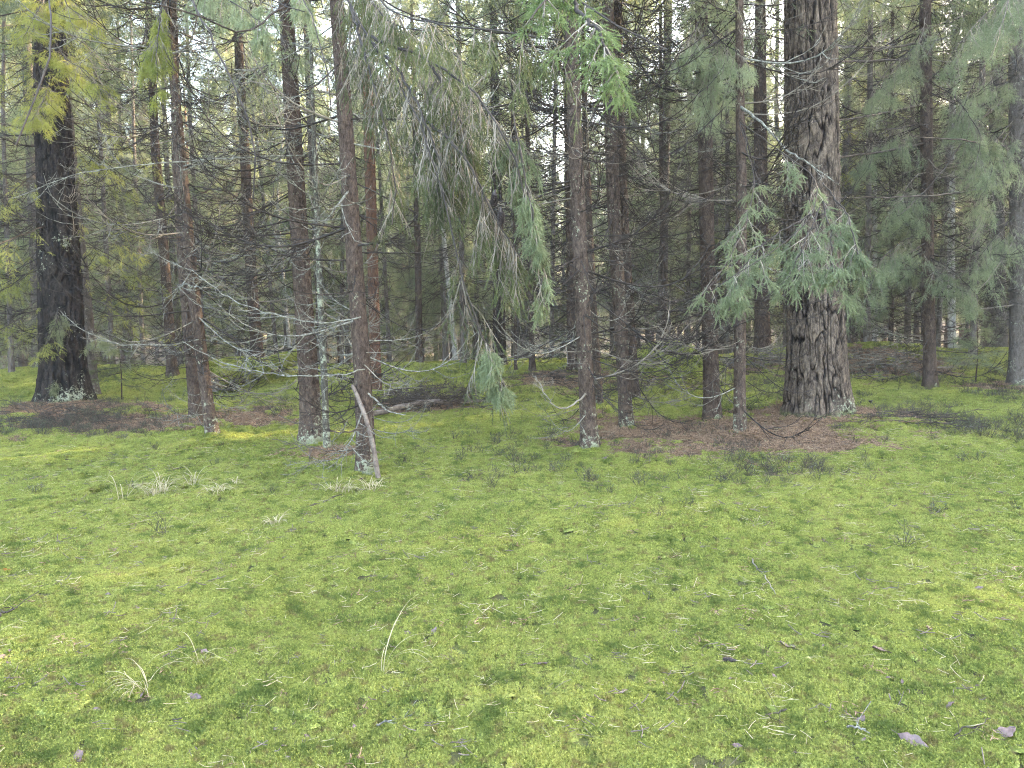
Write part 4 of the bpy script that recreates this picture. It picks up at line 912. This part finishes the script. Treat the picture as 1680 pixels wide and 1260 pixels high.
def brush(name, px, py, label, seed, w=1.0, d=.6, hgt=.35, n=90, mat='twig', cat='brush pile'):
    b = gp(px, py); rng = np.random.default_rng(seed); t = tag(obj(name, None), label, cat); t.location = Vector(b.tolist())
    mb = MB(); a = rng.uniform(0, 6.28, n)
    P0 = np.stack([rng.normal(0, w * .45, n), rng.normal(0, d * .45, n), np.zeros(n)], 1); P0[:, 2] = H(P0[:, 0] + b[0], P0[:, 1] + b[1]) - b[2] + rng.uniform(.0, .4, n) * hgt * np.exp(-(P0[:, 0] / w) ** 2)
    D = np.stack([np.cos(a), np.sin(a), rng.uniform(-.05, .6, n)], 1)
    dead_branch(mb, rng, P0, D, rng.uniform(.3, .9, n), .007, .7, 0, 1.2, .5, .1)
    t.data if t.data else None
    return mb.mesh(name, MT[mat]), t
def brush_thing(*a, **k):
    me, t = brush(*a, **k); nm = t.name.split('.')[0]; loc = t.location.copy(); lab, cat = t['label'], t['category']; bpy.data.objects.remove(t)
    return tag(obj(nm, me, loc=loc), lab, cat)
brush_thing('brush_pile', 700, 668, 'heap of dark dead twigs around the fallen stem right of the nearest spruce', 1, w=1.15, d=.7, hgt=.7, n=170)
brush_thing('brush_pile', 1450, 608, 'dark heap of dead branches between the giant pine and lone dark spruce', 2, w=1.1, d=.7, hgt=.9, n=120, mat='twig_grey')
brush_thing('brush_pile', 1110, 632, 'dark fallen branches below the mossy mound right of the close pair', 3, w=.9, d=.5, hgt=.3, n=60)
brush_thing('brush_pile', 930, 625, 'purplish brown fallen brush in the centre gap by the slim trunk', 4, w=1.6, d=1.2, hgt=.3, n=110)
brush_thing('brush_pile', 1240, 600, 'grey brush heap behind the slim knotty spruce', 5, w=1.2, d=.8, hgt=.7, n=100, mat='twig_grey')
brush_thing('brush_pile', 80, 690, 'low dead twigs at the foot of the massive dark trunk', 6, w=1.1, d=.6, hgt=.15, n=90)
brush_thing('brush_pile', 1490, 690, 'scattered dead twigs right of the giant pine foot', 7, w=.8, d=.4, hgt=.1, n=50)
# fallen stem
A_, B_ = gp(612, 690), gp(806, 662); t = thing('fallen_log', A_, 'thin dark fallen stem lying in the brush, pointing right', 'fallen stem')
P = np.stack([np.linspace(A_[k], B_[k], 30) for k in range(3)], 1); P[:, 2] = H(P[:, 0], P[:, 1]) + .10 + .05 * np.sin(np.linspace(0, 5, 30)); P -= A_
obj('stem', log_mesh(P, .045, .03, 12, MT['deadwood'], 6, .01), t)
mb = MB(); rng = np.random.default_rng(4); k = rng.integers(2, 28, 26); a = rng.uniform(0, 6.28, 26)
dead_branch(mb, rng, P[k], np.stack([np.cos(a), np.sin(a), rng.uniform(.2, 1.2, 26)], 1), rng.uniform(.3, .7, 26), .007, 1., 0, 1.3); obj('twigs', mb.mesh('twigs', MT['twig']), t)
# leaning branch against the nearest spruce
t4, b4, f4 = T4
P = spline([pl(622, 792, b4[1] - .22), pl(612, 730, b4[1] - .2), pl(600, 685, b4[1] - .18), pl(584, 645, b4[1] - .12), pl(578, 632, b4[1] - .08)], 24); base = P[0].copy(); base[2] = h1(base[0], base[1]); P -= base; P[0, 2] -= .03
tag(obj('leaning_branch', log_mesh(P, .026, .017, 10, MT['deadwood'], 8, .004), loc=base), 'smooth curved dead branch leaning against the nearest spruce trunk', 'branch')
# sticks on the ground
def stick(pa, pb, r_, label, seed, mat='twig', bend=.03, twigs=3):
    A_, B_ = gp(*pa), gp(*pb); rng = np.random.default_rng(seed); P = np.stack([np.linspace(A_[k], B_[k], 12) for k in range(3)], 1)
    P[:, 2] = H(P[:, 0], P[:, 1]) + .022 + r_; P[1:-1] += rng.normal(0, bend * .4, (10, 3)) * [1, 1, .2]; P -= A_
    mb = MB(); tubes(mb, P[None], np.linspace(r_, r_ * .5, 12)[None], 6)
    S, D, ts, p = spawn(rng, P[None], twigs, .2, .9, .8, .2, 0, .15); tubes(mb, curves(rng, S, D, rng.uniform(.04, .16, len(S)), 5, .1, .15), np.full((len(S), 5), r_ * .35), 4)
    tag(obj('stick', mb.mesh('stick', MT[mat]), loc=A_), label, 'stick')
stick((508, 838), (562, 818), .008, 'short dark stick below the nearest spruce foot', 1, twigs=2)
stick((0, 1022), (30, 1008), .006, 'dark stick at the left edge of the moss', 2)
stick((230, 790), (335, 765), .005, 'thin forked stick behind the pale grass tuft', 3, twigs=6)
stick((800, 882), (872, 872), .003, 'thin dark twig on the moss below the centre', 4, twigs=5)
stick((620, 1210), (680, 1180), .004, 'lichened grey twig in the lower centre moss', 5, 'twig_lichen')
stick((1390, 1208), (1420, 1212), .005, 'pale grey twig beside a crumpled leaf, lower right', 6, 'twig_lichen', .01)
stick((1565, 1222), (1625, 1190), .003, 'fine bent twig near the lower right corner', 7)
stick((1235, 925), (1272, 985), .004, 'dead grey sprig lying in the moss right of centre', 8, 'twig_grey', .02, 9)
stick((1448, 975), (1515, 965), .003, 'thin pale stick on the moss at the right', 9, 'twig_grey')
stick((1290, 1178), (1165 + 90, 1186), .003, 'short curved dark twig, lower right moss', 10)
stick((690, 770), (760, 790), .004, 'thin stick on moss below the brush heap', 11, twigs=5)
stick((860, 800), (905, 830), .004, 'branchy dark twig in the open moss centre', 12, twigs=8)
stick((1420, 672), (1500, 652), .006, 'arched stick right of the giant pine foot', 13, twigs=2)

# pale grass tufts
def grass(px, py, n, Lr, spread, label, seed, wd=.0026, mat='straw', dirs=None):
    b = gp(px, py); n = int(n * 1.6); rng = np.random.default_rng(seed); mb = MB()
    a = rng.uniform(0, 6.28, n) if dirs is None else np.array([d[0] for d in dirs]); n = len(a)
    L = rng.uniform(*Lr, n) if dirs is None else np.array([d[1] for d in dirs]); el = rng.uniform(.9, 1.45, n) if dirs is None else np.array([d[2] for d in dirs])
    P0 = np.stack([rng.normal(0, spread, n), rng.normal(0, spread, n), np.zeros(n)], 1)
    d = np.stack([np.cos(a) * np.cos(el), np.sin(a) * np.cos(el), np.sin(el)], 1); pts = [P0]; p = P0.copy(); m = 14
    curl = rng.uniform(1.3, 2.5, n)
    for i in range(1, m):
        t_ = i / (m - 1); e2 = el - curl * t_ ** 1.5
        dd = np.stack([np.cos(a) * np.cos(e2), np.sin(a) * np.cos(e2), np.sin(e2)], 1); p = p + dd * (L / (m - 1))[:, None]
        p[:, 2] = np.maximum(p[:, 2], .015); a = a + rng.normal(0, .06, n); pts.append(p.copy())
    P = np.stack(pts, 1); T = norm(np.gradient(P, axis=1)); S = norm(np.cross(T, [0, 0, 1.])); w_ = (wd * np.array([.7] + [1] * 8 + [.9, .75, .55, .35, .12]))[None, :, None]
    up = np.array([0, 0, .0006]); V = np.stack([P - S * w_, P + up, P + S * w_, P - up], 2).reshape(-1, 3); K = n
    k = np.arange(K)[:, None, None] * m * 4; i = np.arange(m - 1)[:, None] * 4; j = np.arange(4); j2 = (j + 1) % 4
    mb.add(V, np.stack([k + i + j, k + i + j2, k + i + 4 + j2, k + i + 4 + j], -1).reshape(-1, 4))
    tag(obj('grass_tuft', mb.mesh('grass_tuft', MT[mat]), loc=b), label, 'grass tuft')
grass(262, 815, 38, (.16, .36), .05, 'largest pale dry grass tuft, left moss below the crooked trunk', 1)
grass(318, 800, 12, (.18, .34), .03, 'sparse arching grass blades just right of the largest pale tuft', 2)
grass(356, 812, 22, (.10, .22), .035, 'small buff grass tuft right of the largest pale tuft', 3)
grass(205, 822, 5, (.3, .5), .02, 'few long pale blades arching left of the largest tuft', 4)
grass(388, 800, 14, (.10, .2), .03, 'low spread grass tuft nearest the white footed spruce', 5)
grass(452, 866, 20, (.08, .2), .015, 'upright straw tuft standing alone in the moss', 6)
grass(560, 812, 24, (.14, .28), .045, 'straw tuft left below the nearest spruce foot', 7)
grass(612, 808, 20, (.14, .3), .04, 'straw tuft right at the leaning branch base', 8)
grass(885, 638, 40, (.2, .4), .07, 'dry yellow grass clump by the slim centre trunk', 9, .004)
grass(822, 640, 30, (.2, .4), .07, 'dry grass clump under the hanging bough tip', 10, .004)
grass(1365, 660, 12, (.2, .4), .05, 'few dead blades at the giant pine', 11)
grass(628, 1110, 1, (1, 1), .004, 'very long thin curved straws in the lower centre', 12, .0014, dirs=[(.9, .42, 1.45), (1.2, .33, 1.5), (.3, .3, 1.4), (-.3, .30, 1.25), (-.6, .34, 1.2), (1.7, .2, 1.5)])
grass(322, 1100, 1, (1, 1), .01, 'looping thin straws in the lower left moss', 13, .0012, dirs=[(2.6, .30, 1.4), (-.6, .26, 1.2), (-.2, .2, 1.0), (-1.2, .18, 1.1), (3.4, .28, 1.3), (.6, .16, 1.3), (4.2, .2, 1.2)])
grass(235, 1140, 10, (.1, .24), .02, 'faint straws at a brown hollow, lower left', 14, .0016)

# dead leaves
def leaf_mesh(rng, mat):
    n, m = 9, 5; u = np.linspace(0, 1, n)[:, None]; v = np.linspace(-1, 1, m)[None]
    wdt = .22 * np.sin(np.pi * u ** .8) ** .8 * (1 + .22 * np.sin(u * 31)) + .008
    X = u - .5 + 0 * v; Y = wdt * v; c1, c2 = rng.uniform(-.5, .5), rng.uniform(.3, 1.4)
    Z = .12 * c2 * (v ** 2) * wdt * 2 + c1 * .35 * (u - .5) ** 2 * 2 + .05 * np.sin(u * 9 + v * 3 + rng.uniform(0, 6))
    V = np.stack([X, Y, Z + 0 * X], -1).reshape(-1, 3); V2 = V - [0, 0, .006]; i = np.arange(n - 1)[:, None] * m; j = np.arange(m - 1)
    f = np.stack([i + j, i + j + 1, i + m + j + 1, i + m + j], -1).reshape(-1, 4)
    mb = MB(); mb.add(V, f); mb.add(V2, f[:, ::-1]); 
    tubes(mb, np.array([[[-.48, 0, c1 * .16], [-.62, .02, .03], [-.75, .05, .0]]]), np.full((1, 3), .012), 4)
    return mb.mesh('dead_leaf', MT[mat], smooth=True)
rl = np.random.default_rng(12)
LEAF = {k: [leaf_mesh(rl, k) for _ in range(4)] for k in ('leaf', 'leaf_pale', 'leaf_orange', 'leaf_yellow')}
def leaf(px, py, size, kind='leaf', label=None, group=None):
    b = gp(px, py); b[2] += .022; o = tag(obj('dead_leaf', LEAF[kind][rl.integers(4)], loc=b), label, 'leaf', group)
    o.rotation_euler = (rl.normal(.15, .3), rl.normal(0, .3), rl.uniform(0, 6.28)); o.scale = (size,) * 3
for px, py, s, k, lb in [
    (274, 1088, .085, 'leaf', 'purplish oval leaf inside the looping straws, lower left'), (317, 1152, .085, 'leaf_pale', 'pale mauve twisted leaf below the looping straws'),
    (340, 1080, .07, 'leaf', 'brown leaf at the right of the looping straws'), (8, 941, .06, 'leaf_orange', 'orange leaf at the left edge of the moss'),
    (558, 856, .07, 'leaf', 'dark leaf on moss below the short stick'), (471, 1010 + 250, .07, 'leaf_pale', 'curled leaf at the bottom edge left of centre'),
    (572, 1016, .06, 'leaf', 'small mauve leaf left of the long straws'), (670, 1048, .055, 'leaf', 'reddish brown leaf under the long straws'),
    (712, 1044, .06, 'leaf_pale', 'lilac leaf crossed by the long straws'), (645, 1068, .08, 'leaf', 'brown leaf at the root of the long straws'),
    (858, 1099, .075, 'leaf', 'dark half of the leaf pair, lower centre'), (884, 1096, .075, 'leaf_pale', 'pale half of the leaf pair, lower centre'),
    (737, 1115, .06, 'leaf_pale', 'blue grey leaf left of the lower centre leaf pair'), (787, 907, .055, 'leaf_pale', 'pinkish leaf in the open centre moss'),
    (840, 884, .06, 'leaf', 'mauve leaf at the end of the thin dark twig'), (742, 948, .055, 'leaf', 'brown leaf in the middle moss above the long straws'),
    (916, 1030, .055, 'leaf_pale', 'whitish leaf right of centre, lower half'), (990, 1023, .055, 'leaf', 'small brown leaf right of the whitish leaf'),
    (1147, 880, .06, 'leaf_pale', 'pale pink leaf in the middle moss below the needle bed'), (1285, 872, .05, 'leaf_pale', 'cream leaf below the giant pine'),
    (1297, 1070, .10, 'leaf_pale', 'long crumpled mauve leaf left of the round grey one'), (1346, 1071, .05, 'leaf', 'round grey leaf above the yellow leaf'),
    (1328, 1090, .06, 'leaf_yellow', 'small pale yellow leaf, the only yellow one'), (1452, 1077, .12, 'leaf', 'long brown leaf lying flat in a hollow, right'),
    (1550, 893, .085, 'leaf_pale', 'folded grey leaf in the right moss'), (1524, 1038, .06, 'leaf_pale', 'pinkish curled leaf, right lower half'),
    (1553, 1056, .06, 'leaf', 'grey leaf just below the pinkish curled one'), (1411, 1195, .07, 'leaf_pale', 'pale lilac upright leaf beside a grey twig'),
    (1438, 1182, .055, 'leaf', 'dark brown leaf near the lilac upright leaf'), (1498, 1225, .10, 'leaf_pale', 'large torn mauve leaf near the lower right corner'),
    (1648, 1212, .10, 'leaf', 'dark curled leaf at the lower right corner'), (1605, 972, .055, 'leaf_pale', 'pale leaf near the right edge of the moss'),
    (1187, 1211, .05, 'leaf', 'small mauve leaf at the lower edge right of centre'), (130, 1250, .07, 'leaf', 'grey brown leaf at the lower left edge'),
    (10, 1085, .07, 'leaf', 'dark leaf cut by the left edge'), (1557, 1165, .05, 'leaf_pale', 'beige leaf right of the lilac upright leaf'),
    (1450, 727, .06, 'leaf_pale', 'bluish white leaf on the needle bed'), (990, 757, .10, 'leaf_pale', 'pink flat leaf at the green footed spruce'),
    (590, 792, .12, 'leaf', 'brown folded leaf at the nearest spruce foot'), (545, 797, .09, 'leaf', 'reddish leaf left of the nearest spruce foot'),
    (270, 922, .07, 'leaf', 'brown leaf in the left middle moss')]:
    leaf(px, py, s * 1.0, k, lb)
for k in range(95):
    py = 830 + 425 * rl.random() ** .8; px = rl.uniform(5, 1675)
    leaf(px, py, rl.uniform(.022, .042), ['leaf', 'leaf_pale', 'leaf'][rl.integers(3)], 'tiny shrivelled grey brown leaf lying on the moss', 'tiny leaves strewn over the moss')

# cones
def cone_mesh(L, r_, n=70):
    mb = MB(); k = np.arange(n); t_ = k / n; a = k * 2.39996; rr = r_ * np.sin(np.pi * (t_ * .86 + .1)) ** .7
    P = np.stack([rr * np.cos(a) * .55, rr * np.sin(a) * .55, -L * t_], 1)
    D = norm(np.stack([np.cos(a), np.sin(a), -.55 + 0 * a], 1)); F = frames(D, np.random.default_rng(1), .01)
    tv = np.array([[0, -.5, 0], [.7, -.55, .05], [1.05, 0, .02], [.7, .55, .05], [0, .5, 0], [.5, 0, .22]], float); tf = np.array([[0, 1, 5], [1, 2, 5], [2, 3, 5], [3, 4, 5], [4, 0, 5], [0, 4, 1]])
    stamp(mb, tv, tf, P, F, np.full(n, r_ * .62)); tubes(mb, np.array([[[0, 0, .02], [0, 0, 0], [0, 0, -L * .5], [0, 0, -L * .97]]]), np.array([[.003, r_ * .5, r_ * .6, r_ * .2]]), 8)
    return mb.mesh('cone', MT['cone'])
cm = cone_mesh(.055, .019)
for px, py, rt in ((812, 318, .1), (822, 346, -.15)):
    p = pl(px, py, 3.55) - T4[1]; o = obj('cone', cm, T4[0], p); o.rotation_euler = (.1, rt, 1)
b = gp(1203, 1096); o = tag(obj('spruce_cone', cone_mesh(.045, .014), loc=b + [0, 0, .035]), 'small black cone lying in the moss, lower right of centre', 'cone'); o.rotation_euler = (1.3, .3, .7)
b = gp(1428, 668); o = tag(obj('stub', log_mesh(np.array([[0, 0, -.02], [.005, 0, .04], [.0, 0, .10]]), .05, .035, 12, MT['cone'], 3, .02), loc=b), 'small black stub sticking up right of the giant pine', 'stub')

# ------------------------------------------------------------------ air
mb = MB(); x0, x1, y0, y1, z0, z1 = -125, 125, -48, 170, -6.5, 27
mb.add([(x0, y0, z0), (x1, y0, z0), (x1, y1, z0), (x0, y1, z0), (x0, y0, z1), (x1, y0, z1), (x1, y1, z1), (x0, y1, z1)],
       [(0, 3, 2, 1), (4, 5, 6, 7), (0, 1, 5, 4), (1, 2, 6, 5), (2, 3, 7, 6), (3, 0, 4, 7)])
hm, N, L = new_mat('haze'); v = N.new('ShaderNodeVolumePrincipled'); o = N.new('ShaderNodeOutputMaterial')
v.inputs['Color'].default_value = (.85, .9, 1, 1); v.inputs['Density'].default_value = .0011; v.inputs['Anisotropy'].default_value = .3
L.new(v.outputs[0], o.inputs['Volume'])
tag(obj('haze', mb.mesh('haze', hm)), 'thin pale haze hanging in the air between the trees', 'haze', kind='stuff')
